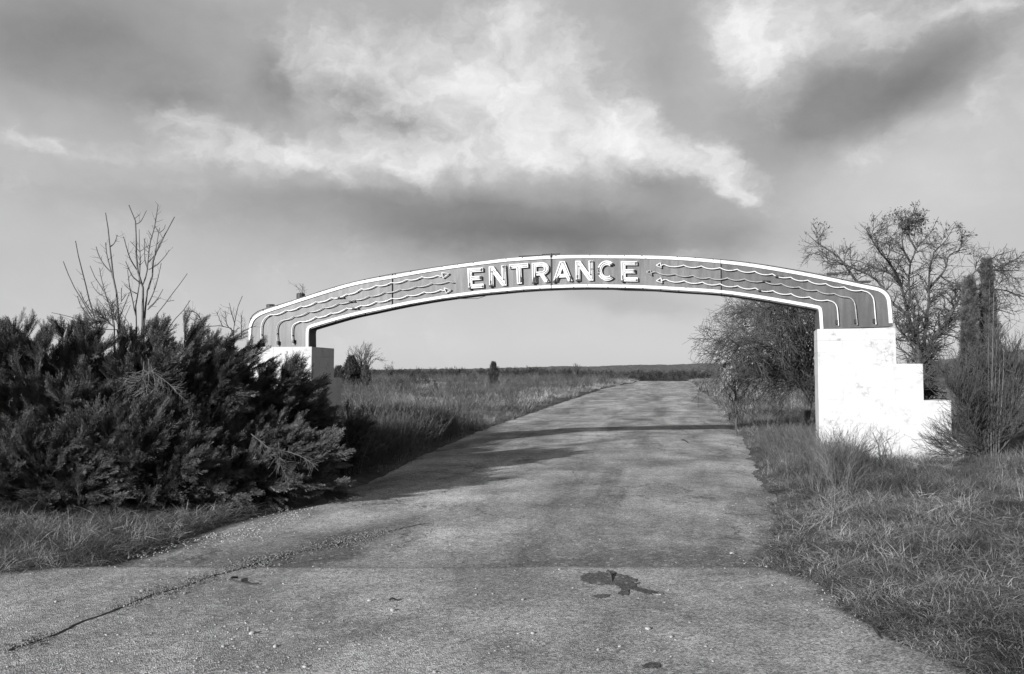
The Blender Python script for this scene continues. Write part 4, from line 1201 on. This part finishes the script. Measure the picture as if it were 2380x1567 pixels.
# vase-shaped twiggy shrub and two columns of foliage beside the right pier
def z4(x, y): return 1846.3 + x / 3.371, 697.3 + y / 3.371
YV = 12.9
bare_tree('twiggy_shrub', 'twiggy upright shrub fanning out of the grass beside the steps of the right pier', 'shrub', [
    ([(1510, 1260), (1400, 1000), (1280, 760), (1130, 520)], 0.016, 0.005), ([(1520, 1260), (1430, 950), (1330, 650), (1270, 480)], 0.02, 0.006),
    ([(1525, 1260), (1490, 900), (1440, 600), (1400, 380)], 0.022, 0.006), ([(1530, 1260), (1560, 900), (1560, 600), (1560, 300)], 0.022, 0.006),
    ([(1540, 1260), (1620, 950), (1640, 650), (1640, 380)], 0.02, 0.006), ([(1540, 1260), (1660, 1000), (1710, 750), (1720, 560)], 0.018, 0.006),
    ([(1515, 1260), (1440, 1080), (1350, 900), (1230, 740)], 0.014, 0.005), ([(1520, 1250), (1470, 1050), (1380, 860), (1290, 640)], 0.016, 0.005),
    ([(1550, 1250), (1700, 1080), (1790, 960)], 0.010, 0.004), ([(1500, 1250), (1380, 1185), (1250, 1195), (1130, 1150)], 0.007, 0.003), ([(1500, 1240), (1330, 1140), (1180, 1080)], 0.006, 0.003)],
    YV, [(330, (0.05, 0.85), (0.3, 0.75), (5, 28), 6, 0.08, 0.10, 0.6, 0.005), (2400, (0.1, 1), (0.2, 0.5), (8, 38), 5, 0.06, 0.15, 0.6, 0.0036), (2600, (0.1, 1), (0.1, 0.28), (15, 50), 4, 0.03, 0.12, 0.7, 0.0028)],
    M['bark_dark'], z4, seed=13, bend=0.4)
def column_tree(px, Y, top_px, r, label, n=1500, name='columnar_conifer', group=None, mat='column', taper=0.85, base=0.25, cat='conifer', sz=(0.16, 0.3), lean=0.0):
    x = at(px, Y); zb = gz(x, Y); zt = zat(px, top_px, Y); h = zt - zb
    root = empty(name, (x, Y, zb), 0, label, cat, group)
    mb = MB(); mb.tube([(x, Y, zb - 0.05), (x + lean * .3, Y, zb + h * .4), (x + lean, Y, zb + h * 0.93)], [r * 0.16, r * .1, 0.01], 6); mb.build('trunk', M['bark_dark'], root, True)
    u = rng.uniform(base * 0.2, 1, n); lob = 1 + 0.22 * np.sin(u * 23 + rng.uniform(0, 6)) * np.sin(u * 9)
    prof = np.where(u < 0.2, 0.75 + u * 1.25, 1 - ((u - 0.2) / 0.8) ** (1 / taper) * 0.95)
    a = rng.uniform(0, 2 * PI, n); rr_ = r * prof * lob * np.sqrt(rng.uniform(0.05, 1, n))
    pts = np.stack([x + lean * u + rr_ * np.cos(a), Y + rr_ * np.sin(a), zb + h * u * 0.96], 1)
    d = unit(np.stack([np.cos(a) * 0.35, np.sin(a) * 0.35, rng.uniform(0.6, 1.4, n)], 1) + rng.normal(0, .12, (n, 3)))
    scatter('foliage', PLUMES, pts, dir_rot(d), rng.uniform(sz[0], sz[1], n) * (1.1 - 0.4 * u), rng.integers(0, 5, n), M[mat], root)
    return root
column_tree(2257, 14.0, 645, 0.19, 'shorter left one of the two dark columns of foliage beside the right pier', 2600, group='dark columnar conifers at the right')
column_tree(2298, 14.2, 602, 0.19, 'taller right one of the two dark columns of foliage beside the right pier', 2800, group='dark columnar conifers at the right')
# straw-pale bare shoots in front of the column
sh = trace([([(1520 + k * 20, 1150), (1520 + k * 30, 500), (1530 + k * 24 + (k % 3) * 9, -150 + 90 * (k % 4))], 0.0028, 0.0016) for k in range(5)], 12.8, 0.05, 4, z4)
rt = empty('pale_shoots', (sh[0][0][0][0], 12.8, gz(sh[0][0][0][0], 12.8)), 0, 'pale straight straw-like shoots standing in front of the dark columns', 'shoots')
A, B = poly3([([(P[0][0], P[0][1], gz(P[0][0], P[0][1]))] + list(P), a, b) for P, a, b in sh], 10)
for i in range(len(A)):
    mb = MB(); mb.tubes(A[i:i + 1], B[i:i + 1], 4); mb.build('stem', M['straw'], rt)

# ------------------------------------------------------------------ middle distance
def cone_tree(px, Y, top_px, r, label, n, group='dark cedars in the field', name='cedar_tree', taper=0.9):
    x = at(px, Y); zb = gz(x, Y); zt = zat(px, top_px, Y); h = zt - zb
    root = empty(name, (x, Y, zb), 0, label, 'cedar', group)
    mb = MB(); mb.tube([(x, Y, zb - 0.05), (x, Y, zb + h * 0.9)], [r * 0.12, 0.02], 6); mb.build('trunk', M['bark_dark'], root, True)
    u = rng.uniform(0.0, 1, n) ** 1.3; a = rng.uniform(0, 2 * PI, n)
    lob = 0.9 + 0.30 * np.sin(u * 26 + a * 2) * np.sin(a * 4 + u * 17) + rng.uniform(0, 0.35, n) ** 2 * 2
    rr_ = r * (1 - u ** taper * 0.97) * lob * np.sqrt(rng.uniform(0.1, 1, n))
    pts = np.stack([x + rr_ * np.cos(a), Y + rr_ * np.sin(a), zb + 0.05 + h * u * 0.93], 1)
    d = unit(np.stack([np.cos(a), np.sin(a), rng.uniform(0.2, 1.0, n) + u], 1))
    s = h * 0.18
    scatter('foliage', PLUMES, pts, dir_rot(d), rng.uniform(s * 0.7, s * 1.3, n) * (1.1 - 0.5 * u), rng.integers(0, 5, n), M['cedar'], root)
cone_tree(817, 58, 829, 1.05, 'black conical cedar in front of a bare tree, just right of the left pier', 2400)
cone_tree(787, 56, 852, 0.8, 'dark rounded cedar partly hidden by the left pier', 900, taper=2.0)
cone_tree(958, 75, 866, 0.65, 'small conical cedar in the field, left one of a close pair', 420)
cone_tree(983, 77, 868, 0.75, 'small round bushy cedar in the field, right one of a close pair', 420, taper=2.2)
cone_tree(1010, 58, 884, 0.28, 'tiny cedar low in the field grass below the close pair', 180, taper=2.0)
cone_tree(1044, 60, 884, 0.22, 'tiny upright cedar in the field left of the dark column', 180, taper=2.0)
cone_tree(1182, 62, 883, 0.45, 'little dark cedar in the grass just right of the dark column', 260, taper=2.0)
cone_tree(925, 95, 873, 0.6, 'low dark bush in the field left of the pair of small cedars', 200, taper=2.0)
cone_tree(1100, 92, 874, 0.6, 'low dark bush in the field a little left of the dark column', 200, taper=2.0)
cone_tree(1218, 98, 872, 0.8, 'broad low bush in the field right of the dark column', 220, taper=2.2)
cone_tree(1290, 100, 870, 0.7, 'small dark bush in the field halfway between the dark column and the road', 200, taper=1.6)
cone_tree(1372, 105, 869, 0.8, 'dark bush in the field nearest the far end of the road', 220, taper=2.0)
column_tree(1147, 66, 845, 0.26, 'dark narrow column conifer standing alone in the middle of the field', 900, 'columnar_conifer', None, 'cedar', 0.35, 0.1, sz=(0.3, 0.55))
column_tree(852, 57, 852, 0.24, 'short dark stump-like column beside the black conical cedar', 500, 'columnar_conifer', None, 'cedar', 0.3, 0.1, sz=(0.25, 0.45))
def r7(x, y): return (1250 + x / 1.161) / 1.721, (1350 + y / 1.161) / 1.721
def far_tree(px, Y, spread_px, top_px, label, n, seed, name='bare_tree', rm=0.02, nl=9, mat='bark_dark'):
    x = at(px, Y); zb = gz(x, Y); zt = zat(px, top_px, Y); h = zt - zb; sp = spread_px / FOC * Y
    root = empty(name, (x, Y, zb), 0, label, 'tree', 'bare trees in the field')
    P = []
    for k in range(nl):
        a = rng.uniform(0, 2 * PI); q = rng.uniform(0.2, 1)
        e = (x + sp * q * math.cos(a), Y + sp * q * math.sin(a), zb + h * (0.95 - 0.35 * q * q))
        P.append(([(x, Y, zb), (x + (e[0] - x) * 0.2, Y, zb + h * 0.3), (x + (e[0] - x) * 0.6, Y + (e[1] - Y) * .6, zb + h * 0.65), e], rm * 3, rm))
    A, B = poly3(P, 8)
    C, D = grow(A, B, n, (0.25, 1), (h * 0.15, h * 0.4), (15, 45), 5, 0.08, 0.1, 0.6, 0.4, rm * 0.7)
    E, F = grow(C, D, n * 4, (0.1, 1), (h * 0.06, h * 0.18), (20, 50), 4, 0.05, 0.12, 0.7, 0.5, rm * 0.5)
    mb = MB(); mb.tubes(A, B, 5); mb.build('trunk', M[mat], root, True)
    mb = MB(); mb.tubes(C, D, 3); mb.tubes(E, F, 3); tag(mb.build('twigs', M[mat], root), kind='stuff')
far_tree(842, 62, 44, 801, 'bare fan-shaped tree behind the black conical cedar', 160, 1, rm=0.018, nl=14)
far_tree(906, 80, 20, 846, 'small thin bare tree left of the pair of small cedars', 60, 2, rm=0.018)
far_tree(1338, 130, 22, 848, 'small bare tree on the skyline left of the end of the road', 60, 3, rm=0.03)
far_tree(1240, 120, 20, 862, 'low bare bush on the skyline between the dark column and the road', 50, 4, rm=0.03)
far_tree(1085, 110, 22, 862, 'low bare bush on the skyline left of the dark column', 50, 5, rm=0.03)
far_tree(1710, 21, 20, 872, 'thin dark crooked sapling at the right edge of the road', 50, 6, rm=0.008, nl=4)
far_tree(1690, 38, 34, 868, 'low leafless bush at the right edge of the road near its far end', 120, 8, rm=0.007, nl=14, mat='bark')
far_tree(2040, 30, 60, 830, 'bare bush behind the right pier', 140, 9, rm=0.010, nl=12)
far_tree(2350, 26, 60, 790, 'bare bush at the right edge of the picture behind the columns', 160, 10, rm=0.010, nl=12)

# far-off wood: a band of bare trees beyond the crest, one mass
def wood_proto():
    A, B = poly3([([(0, 0, 0), (rng.normal(0, .03), 0, .4), (rng.normal(0, .12), rng.normal(0, .12), .95)], 0.022, 0.008)], 5)
    C, D = grow(A, B, 16, (0.15, 1), (0.3, 0.55), (20, 55), 4, 0.06, 0.1, 0.7, 0.4, 0.008)
    E, F = grow(C, D, 70, (0.1, 1), (0.12, 0.3), (20, 55), 3, 0.04, 0.12, 0.8, 0.4, 0.008)
    mb = MB(); mb.tubes(A, B, 3); mb.tubes(C, D, 3); mb.tubes(E, F, 3)
    return mb.mesh('bare_tree')
WP = [wood_proto() for _ in range(6)]
n = 5200
Yw = rng.uniform(190, 520, n); pxw = rng.uniform(-300, 2700, n)
xw = (pxw - CX) / FOC * Yw
hgt = np.interp(pxw, [0, 800, 1000, 1300, 1450, 1620, 1700, 2000, 2400], [6.5, 6.0, 6.5, 6.8, 5.6, 6.2, 7, 8, 9]) * rng.uniform(0.5, 1.05, n) * (Yw / 300) ** 0.35 * 0.8
tag(scatter('far_wood', WP, np.stack([xw, Yw, ground_z(xw, Yw) - 0.2], 1), np.stack([np.zeros(n), np.zeros(n), rng.uniform(0, 6.3, n)], 1),
    np.stack([hgt * rng.uniform(.9, 1.5, n)] * 2 + [hgt], 1), rng.integers(0, 6, n), M['wood_far']), 'bare grey woodland beyond the end of the road', 'woodland')
# ------------------------------------------------------------------ grass and weeds
def off_road(x, y):
    yy = np.asarray(y)
    d = np.maximum(x_left(yy) - x, x - x_right(yy))
    return d
def sample(n, ya, yb, pa, pb, dens=None, dmin=-0.03, dmax=1e9):
    """random ground points that the picture can see between two distances, uniform over the ground"""
    Y = np.sqrt(rng.uniform(ya ** 2, yb ** 2, n)); px = rng.uniform(pa, pb, n)
    X = (px - CX) / FOC * Y
    d = off_road(X, Y) + rng.normal(0, 0.075, n) * np.minimum(Y / 8, 3)
    k = (d > dmin) & (d < dmax)
    if dens is not None: k &= rng.uniform(0, 1, n) < dens(X, Y)
    return X[k], Y[k]
def put(name, protos, X, Y, s, mat, tilt=0.12, sv=0.35, zoff=-0.01, label=None, hs=None):
    n = len(X)
    s = s * rng.uniform(1 - sv, 1 + sv, n)
    sc_ = np.stack([s, s, s * (hs if hs is not None else 1.0)], 1)
    return tag(scatter(name, protos, np.stack([X, Y, ground_z(X, Y) + zoff], 1), np.stack([rng.normal(0, tilt, n), rng.normal(0, tilt, n), rng.uniform(0, 2 * PI, n)], 1),
                       sc_, rng.integers(0, len(protos), n), M[mat]), label, 'grass' if label else None)
def patchy(scale, lo, hi, seed=0.0, ylen=1.0):
    def f(X, Y):
        v = np.array([mnoise.fractal(Vector((a * scale, b * scale * ylen, seed)), 1.0, 2.0, 3) for a, b in zip(X, Y)])
        return np.clip((v - lo) / (hi - lo), 0.04, 1)
    return f
T_short = [blades(80, 0.13, 0.13, 0.004, 2.6, 3, 1.6) for _ in range(6)]       # tangled, half flattened
T_mid = [blades(int(rng.integers(14, 44)), rng.uniform(.16, .3), rng.uniform(.08, .22), 0.0042, rng.uniform(.7, 2.0), 4, 1.5, 0.8) for _ in range(10)]
T_tall = [blades(42, 0.5, 0.17, 0.006, 0.8, 4, 1.0, 0.7) for _ in range(6)]
T_far = [blades(40, 0.55, 0.3, 0.016, 0.5, 3, 0.5) for _ in range(6)]
T_flat = [blades(int(rng.integers(8, 26)), rng.uniform(.2, .4), 0.25, 0.0045, 5.0, 4, 0.7, 0.8) for _ in range(10)]
# right foreground
X, Y = sample(16000, 3.6, 11.5, 1650, 2480, patchy(1.3, -0.6, 0.0, 21.0), -0.06)
put('short_grass', T_short, X, Y, 1.0, 'grass_near', label='short tangled dead grass at the lower right')
X, Y = sample(4200, 3.6, 12, 1700, 2480, patchy(0.9, -0.05, 0.35, 3.0), 0.45)
put('tufted_grass', T_mid, X, Y, 0.62, 'grass_near', 0.5, 0.5, label='dry tufts standing in the grass right of the road')
X, Y = sample(3200, 10, 15, 1600, 2480, patchy(0.8, -0.3, 0.25, 13.0), 0.15)
put('tall_dry_grass', T_tall, X, Y, 0.42, 'grass_near', 0.2, label='taller pale grass around the foot of the right pier')
X, Y = sample(5200, 3.6, 12, 1650, 2480, None, 0.1)
put('flattened_grass', T_flat, X, Y, 0.55, 'grass_near', 0.3, zoff=0.015, label='long pale blades lying on the grass at the lower right')
# left foreground, below the junipers
X, Y = sample(3600, 6.4, 9.6, -80, 760, None, 0.0)
put('verge_grass', T_mid, X, Y, 0.55, 'grass_near', 0.4, 0.5, label='dry grass at the lower left in front of the junipers')
X, Y = sample(5000, 6.4, 9.4, -80, 660, None, 0.0)
put('verge_straw', T_flat, X, Y, 0.6, 'grass_near', 0.3, zoff=0.03, label='straw lying along the left edge of the road')
# field, both sides, thinning into the distance
X, Y = sample(9000, 14, 32, 650, 1500, patchy(0.25, -0.5, 0.1, 1.0), 0.05)
put('field_grass', T_tall, X, Y, 0.5, 'grass_far', 0.12, label='dry grass of the field left of the road, nearer part')
X, Y = sample(9000, 12, 34, 1500, 2500, patchy(0.3, -0.5, 0.1, 2.0), 0.05)
put('field_grass', T_tall, X, Y, 0.6, 'grass_far', 0.12, label='dry grass right of the road beyond the pier')
X, Y = sample(26000, 30, 125, 500, 2500, patchy(0.09, -0.6, 0.1, 5.0, 1.6), 0.2)
put('distant_grass', T_far, X, Y, 0.95, 'grass_far', 0.1, hs=0.65, label='dry grass of the fields in the distance')
# wispy dark weeds
def weed_proto(n=16, h=0.8, tw=50, r=0.0035):
    P = []
    for k in range(n):
        a = rng.uniform(0, 6.3); q = rng.uniform(0, .25); e = rng.uniform(.1, .45)
        P.append(([(q * math.cos(a), q * math.sin(a), -0.02), ((q + e * .3) * math.cos(a), (q + e * .3) * math.sin(a), h * .5), ((q + e) * math.cos(a), (q + e) * math.sin(a), h * rng.uniform(.6, 1.1))], r, r * .6))
    A, B = poly3(P, 5); C, D = grow(A, B, tw, (0.3, 1), (0.1, 0.3), (15, 45), 3, 0.05, 0.1, 0.8, 0.6, r * .7)
    mb = MB(); mb.tubes(A, B, 3); mb.tubes(C, D, 3); return mb.mesh('weed')
WD = [weed_proto() for _ in range(5)]
def near(x0, y0, rx, ry):
    return lambda X, Y: np.exp(-((X - x0) / rx) ** 2 - ((Y - y0) / ry) ** 2)
X, Y = sample(2600, 12.5, 24, 760, 1250, near(-2.4, 17, 2.0, 5), 0.1)
put('weeds', WD, X, Y, 0.8, 'brush', 0.1, label='thin dark weeds left of the road beyond the junipers')
X, Y = sample(1500, 10, 24, 1600, 1980, near(5.4, 13, 1.2, 4), 0.35, 2.2)
put('weeds', WD, X, Y, 0.62, 'brush', 0.1, label='thin dark weeds right of the road before the right pier')
X, Y = sample(5200, 30, 115, 500, 1500, patchy(0.12, -0.05, 0.25, 8.0, 2.0), 1.0)
put('weeds', WD, X, Y, 1.1, 'brush', 0.1, label='scattered dark brush in the field left of the road')
X, Y = sample(1400, 22, 90, 1600, 2500, patchy(0.12, -0.1, 0.3, 9.0), 0.6)
put('weeds', WD, X, Y, 1.1, 'brush', 0.1, label='scattered dark brush right of the road beyond the pier')
# weeds against the foot of the right pier
for px_, py_, s_, lb in ((2042, 13.0, 0.55, 'dark leafy weed against the middle of the right pier'), (1935, 12.9, 0.4, 'thin weed against the left corner of the right pier'), (1990, 12.9, 0.33, 'low weed against the right pier between two taller ones')):
    x = at(px_, py_); zb = gz(x, py_)
    rt = empty('weed', (x, py_, zb), 0, lb, 'weed')
    A, B = poly3([([(x, py_, zb), (x + rng.normal(0, .06), py_ + rng.normal(0, .04), zb + s_ * .5), (x + rng.normal(0, .14), py_ + rng.normal(0, .08), zb + s_ * rng.uniform(.7, 1.2))], 0.004, 0.002) for _ in range(8)], 6)
    C, D = grow(A, B, 90, (0.2, 1), (0.06, 0.16), (25, 60), 4, 0.03, 0.2, 0.7, 0.5, 0.002)
    for i in range(len(A)):
        mb = MB(); mb.tubes(A[i:i + 1], B[i:i + 1], 4); mb.build('stem', M['bark_dark'], rt)
    mb = MB(); mb.tubes(C, D, 3); tag(mb.build('twigs', M['bark_dark'], rt), kind='stuff')

# a dead weed growing from the top of the sign
wx, wz = on_arch(703, 690, 0.12); w0 = ORG + U * wx + Wd * 0.12 + np.array([0, 0, wz])
rt = empty('dead_weed', tuple(w0), 0, 'small dead weed growing out of the top of the sign behind the lamp can', 'weed')
A, B = poly3([([w0 + (0, 0, -0.04), w0 + (rng.normal(0, .03), 0, .12), w0 + (rng.normal(0.02, .10), rng.normal(0, .05), rng.uniform(.16, .30))], 0.004, 0.002) for _ in range(6)], 6)
C, D = grow(A, B, 30, (0.3, 1), (0.05, 0.13), (30, 70), 4, 0.0, 0.15, 0.7, 0.6, 0.002)
for i in range(len(A)):
    mb = MB(); mb.tubes(A[i:i + 1], B[i:i + 1], 4); mb.build('stem', M['bark_dark'], rt)
mb = MB(); mb.tubes(C, D, 3); tag(mb.build('twigs', M['bark_dark'], rt), kind='stuff')

# ------------------------------------------------------------------ things lying on the pavement
def ground_pt(px, py, h=0.03):
    d = ray(px, py)
    t = 1.0
    while t < 300 and EYE + d[2] * t > base_z(d[1] * t) + h: t *= 1.001
    return np.array([d[0] * t, d[1] * t, EYE + d[2] * t])
def pebble_mesh(seed, n=1):
    import bmesh
    bm = bmesh.new(); bmesh.ops.create_icosphere(bm, subdivisions=2, radius=1.0)
    for v in bm.verts:
        q = mnoise.noise(v.co * 1.1 + Vector((seed, 0, 0)))
        v.co *= 1 + 0.35 * q; v.co.z *= 0.62; v.co.x *= 1.2
    me = bpy.data.meshes.new('pebble'); bm.to_mesh(me); bm.free()
    return me
PB = [pebble_mesh(k * 3.3) for k in range(5)]; PG = [pebble_mesh(k * 3.3 + 1) for k in range(5)]
for q_ in PB: q_.materials.append(M['stone'])
# gravel: countless; strewn at the lower left, along the crack, at the edges
def zpave(X, Y): return np.where(Y < Y_SEAM, 0.022, base_z(Y) + 0.012)
g_small = []
k = 2600
px = rng.uniform(0, 1300, k); py = 1240 + (1567 - 1240) * rng.uniform(0, 1, k)
w_ = np.exp(-((px - 450) / 380) ** 2) * np.interp(py, [1240, 1330, 1567], [0.3, .7, 1.0])
keep = rng.uniform(0, 1, k) < w_ * 0.32
pts = [ground_pt(a, b) for a, b in zip(px[keep], py[keep])]
sz = list(rng.uniform(0.003, 0.010, len(pts)))
for (a, b, nn, sp) in (((540, 1255), (700, 1180), 260, 0.14), ((300, 1290), (560, 1230), 180, 0.12), ((1000, 1010), (860, 1110), 120, 0.2)):
    A, B = ground_pt(*a), ground_pt(*b)
    for _ in range(nn):
        t = rng.uniform(); p = A + (B - A) * t + np.array([rng.normal(0, sp), rng.normal(0, sp), 0]); pts.append(p); sz.append(rng.uniform(0.004, 0.012))
for _ in range(260):   # whole road, sparse
    a, b = rng.uniform(500, 2000), rng.uniform(950, 1560); p = ground_pt(a, b)
    if off_road(p[0], p[1]) < -0.1: pts.append(p); sz.append(rng.uniform(0.003, 0.008) * (1 + p[1] / 20))
for _ in range(800):   # right edge
    q = er_pts[:, 1]; yy = rng.uniform(5.0, 24); p = np.array([float(x_right(yy)) + rng.normal(-0.12, 0.22), yy, 0]); pts.append(p); sz.append(rng.uniform(0.003, 0.008))
pts = np.array(pts); pts[:, 2] = zpave(pts[:, 0], pts[:, 1]) + 0.002
n = len(pts)
tag(scatter('gravel', PB, pts, np.stack([rng.normal(0, .3, n), rng.normal(0, .3, n), rng.uniform(0, 6.3, n)], 1), np.array(sz) * 0.78, rng.integers(0, 5, n), M['stone']), 'loose pale gravel strewn over the road', 'gravel')
# ridge of loose grit along the long crack
CR = [(20, 1512), (150, 1462), (300, 1402), (420, 1362), (540, 1325), (640, 1292), (760, 1268), (880, 1238), (990, 1213)]
cp = smooth_pts([ground_pt(*p) for p in CR], 8)
L = np.concatenate([[0], np.cumsum(np.linalg.norm(np.diff(cp, axis=0), axis=1))])
u = rng.uniform(0, L[-1], 6500); u = u[(fbm1(u * 1.1, 31.0) + 0.25 > rng.uniform(-0.15, 0.75, len(u)))]
wd = 0.035 + 0.09 * np.abs(fbm1(u * 0.9, 12.0)) + 0.06 * np.exp(-((u / L[-1] - 0.55) / 0.25) ** 2)
X = np.interp(u, L, cp[:, 0]) + rng.normal(0, 1, len(u)) * wd; Y = np.interp(u, L, cp[:, 1]) + rng.normal(0, 1, len(u)) * wd * 0.8 + 0.05
n = len(X)
tag(scatter('grit', PG, np.stack([X, Y, zpave(X, Y) + 0.001 + 0.012 * np.exp(-np.abs(rng.normal(0, 1, n)))], 1), np.stack([rng.normal(0, .5, n), rng.normal(0, .5, n), rng.uniform(0, 6.3, n)], 1), rng.uniform(0.0015, 0.0065, n), rng.integers(0, 5, n), M['stone_dark']), 'dark grit gathered along the long crack in the road', 'grit')
# the crack: a narrow ragged slot lined with dark dirt, raised lips
nC = 140
uu = np.linspace(0, L[-1], nC); cx_ = np.interp(uu, L, cp[:, 0]) + fbm1(uu * 5, 2.2) * 0.03; cy_ = np.interp(uu, L, cp[:, 1]) + fbm1(uu * 5, 7.2) * 0.03
wdt = 0.012 + 0.014 * np.abs(fbm1(uu * 9, 1.1))
zc = zpave(cx_, cy_)
Xc = np.stack([cx_ - wdt, cx_ - wdt * .3, cx_ + wdt * .4, cx_ + wdt], 1); Yc = np.stack([cy_ - wdt, cy_, cy_ + wdt * .3, cy_ + wdt], 1)
Zc = np.stack([zc + 0.002, zc + 0.007, zc + 0.006, zc + 0.002], 1)
mb = MB(); mb.add(*grid_mesh(Xc, Yc, Zc)); tag(mb.build('crack_fill', M['patchdark']), kind='structure')
# larger stones, each its own
spots = [
    (912, 1417, 'pale stone lying just below the dark bark scrap left of centre'), (1215, 1392, 'pale stone alone on the apron midway between the bark scrap and the broken patch'),
    (1300, 1322, 'pale stone right on the pavement seam above and left of the broken patch'), (858, 1394, 'small pale stone just left of the dark bark scrap'),
    (1238, 1470, 'small pale stone on the apron below and left of the broken patch'), (1506, 1460, 'pale stone upper one of two on the apron right below the broken patch'),
    (1560, 1478, 'larger pale stone on the apron, furthest right of the loose stones near the patch'), (1440, 1500, 'pale stone with a long shadow, lower one below the broken patch'),
    (1390, 1508, 'little pale stone left of the dark spot at the bottom edge'), (640, 1500, 'larger pale stone in the cluster at the lower left, rightmost of the cluster'),
    (586, 1470, 'pale stone on the topmost side of the lower left cluster'), (520, 1500, 'pale stone at the left end of the lower left cluster'),
    (710, 1548, 'pale stone at the bottom edge below the lower left cluster'), (632, 1420, 'round pale stone below the middle of the long crack'),
    (430, 1378, 'pale stone just under the dark slot of the long crack'), (330, 1372, 'pale stone between the crack and the dry verge at the left'),
    (130, 1397, 'pale stone nearest the left edge of the picture'), (1395, 1250, 'pale stone in the middle of the road well above the seam'),
    (1700, 1282, 'pale stone near the right edge of the road beyond the seam'), (1010, 1560, 'pale stone paired with its shadow at the bottom edge left of centre')]
for k, (a, b, lb) in enumerate(spots):
    p = ground_pt(a, b); s = random.uniform(0.009, 0.014) * (1.25 if k % 5 == 0 else 1)
    o = bpy.data.objects.new('stone', PB[k % 5]); col.objects.link(o)
    o.location = (p[0], p[1], float(zpave(p[0], p[1])) + s * 0.35); o.scale = (s, s, s); o.rotation_euler = (random.uniform(-.2, .2), random.uniform(-.2, .2), random.uniform(0, 6))
    tag(o, lb, 'stone', 'loose stones on the road')
# hooked stick, dead leaf, dark broken patch
def lay(name, label, cat, pxs, r, mat, lift=0.012):
    P = np.array([ground_pt(*p) for p in pxs]); P[:, 2] = zpave(P[:, 0], P[:, 1]) + lift
    s = smooth_pts(P, 5); s[:, 2] += 0.01 * np.sin(np.linspace(0, 5, len(s)))
    mb = MB(); mb.tube(s, np.linspace(r, r * .6, len(s)), 6)
    return tag(mb.build(name, M[mat], None, True), label, cat)
lay('stick', 'dark hooked stick lying on the road beside the long crack', 'stick', [(552, 1346), (540, 1349), (538, 1353), (550, 1356), (575, 1358), (602, 1357)], 0.009, 'black', 0.02)
lay('twig', 'short dark forked twig at the right-hand edge of the pavement', 'twig', [(2050, 1472), (2030, 1462), (2036, 1470), (2050, 1482)], 0.006, 'black')
lay('twig', 'small dark leaf-like scrap of bark on the road left of centre', 'bark scrap', [(905, 1397), (915, 1395), (930, 1393)], 0.008, 'black')
lay('twig', 'tiny dark twig on the road beyond the shadow of the sign', 'twig', [(1585, 1022), (1592, 1024), (1600, 1028)], 0.016, 'black')
def decal(name, label, outline, mat, lift, seed):
    P = np.array([ground_pt(*p)[:2] for p in outline]); s = smooth_pts(np.vstack([P, P[:1]]), 6)[:-1]
    c = s.mean(0)
    s = c + (s - c) * (1 + 0.22 * fbm1(np.arange(len(s)) * 0.9, seed)[:, None])
    n = len(s); z0 = zpave(s[:, 0], s[:, 1]) + 0.001
    rings = []
    mb = MB()
    from mathutils.geometry import tessellate_polygon
    tri = tessellate_polygon([[Vector((a, b, 0)) for a, b in s]])
    inner = c + (s - c) * 0.97
    V = np.concatenate([np.column_stack([s, z0]), np.column_stack([inner, z0 + lift])])
    i = np.arange(n); j = (i + 1) % n
    mb.add(V, np.stack([i, j, j + n, i + n], -1)); mb.f[3].append(np.array([[a + n for a in t] for t in tri]))
    return mb.build(name, M[mat], None)
o = decal('broken_patch', '', [(1348, 1342), (1360, 1332), (1385, 1328), (1410, 1330), (1440, 1333), (1470, 1342), (1486, 1352), (1480, 1362), (1500, 1368), (1536, 1376), (1530, 1380), (1500, 1379), (1470, 1370), (1455, 1380), (1436, 1380), (1444, 1368), (1430, 1360), (1405, 1358), (1380, 1359), (1358, 1352)], 'broken', 0.004, 3.3)
tag(o, 'dark broken patch in the asphalt where the surface has lifted, near the seam', 'patch')
lay('twig', 'ridged dark strip of tar across the broken patch', 'tar strip', [(1412, 1328), (1420, 1340), (1424, 1358)], 0.014, 'patchdark', 0.006)
o = decal('tar_spot', '', [(1375, 1384), (1395, 1380), (1418, 1381), (1412, 1386), (1390, 1389)], 'broken', 0.003, 5.5); tag(o, 'small oblong dark spot just below the broken patch', 'patch')
o = decal('tar_spot', '', [(1490, 1544), (1510, 1538), (1532, 1540), (1535, 1549), (1512, 1552), (1494, 1550)], 'broken', 0.003, 6.5); tag(o, 'small dark spot at the bottom edge of the picture', 'patch')
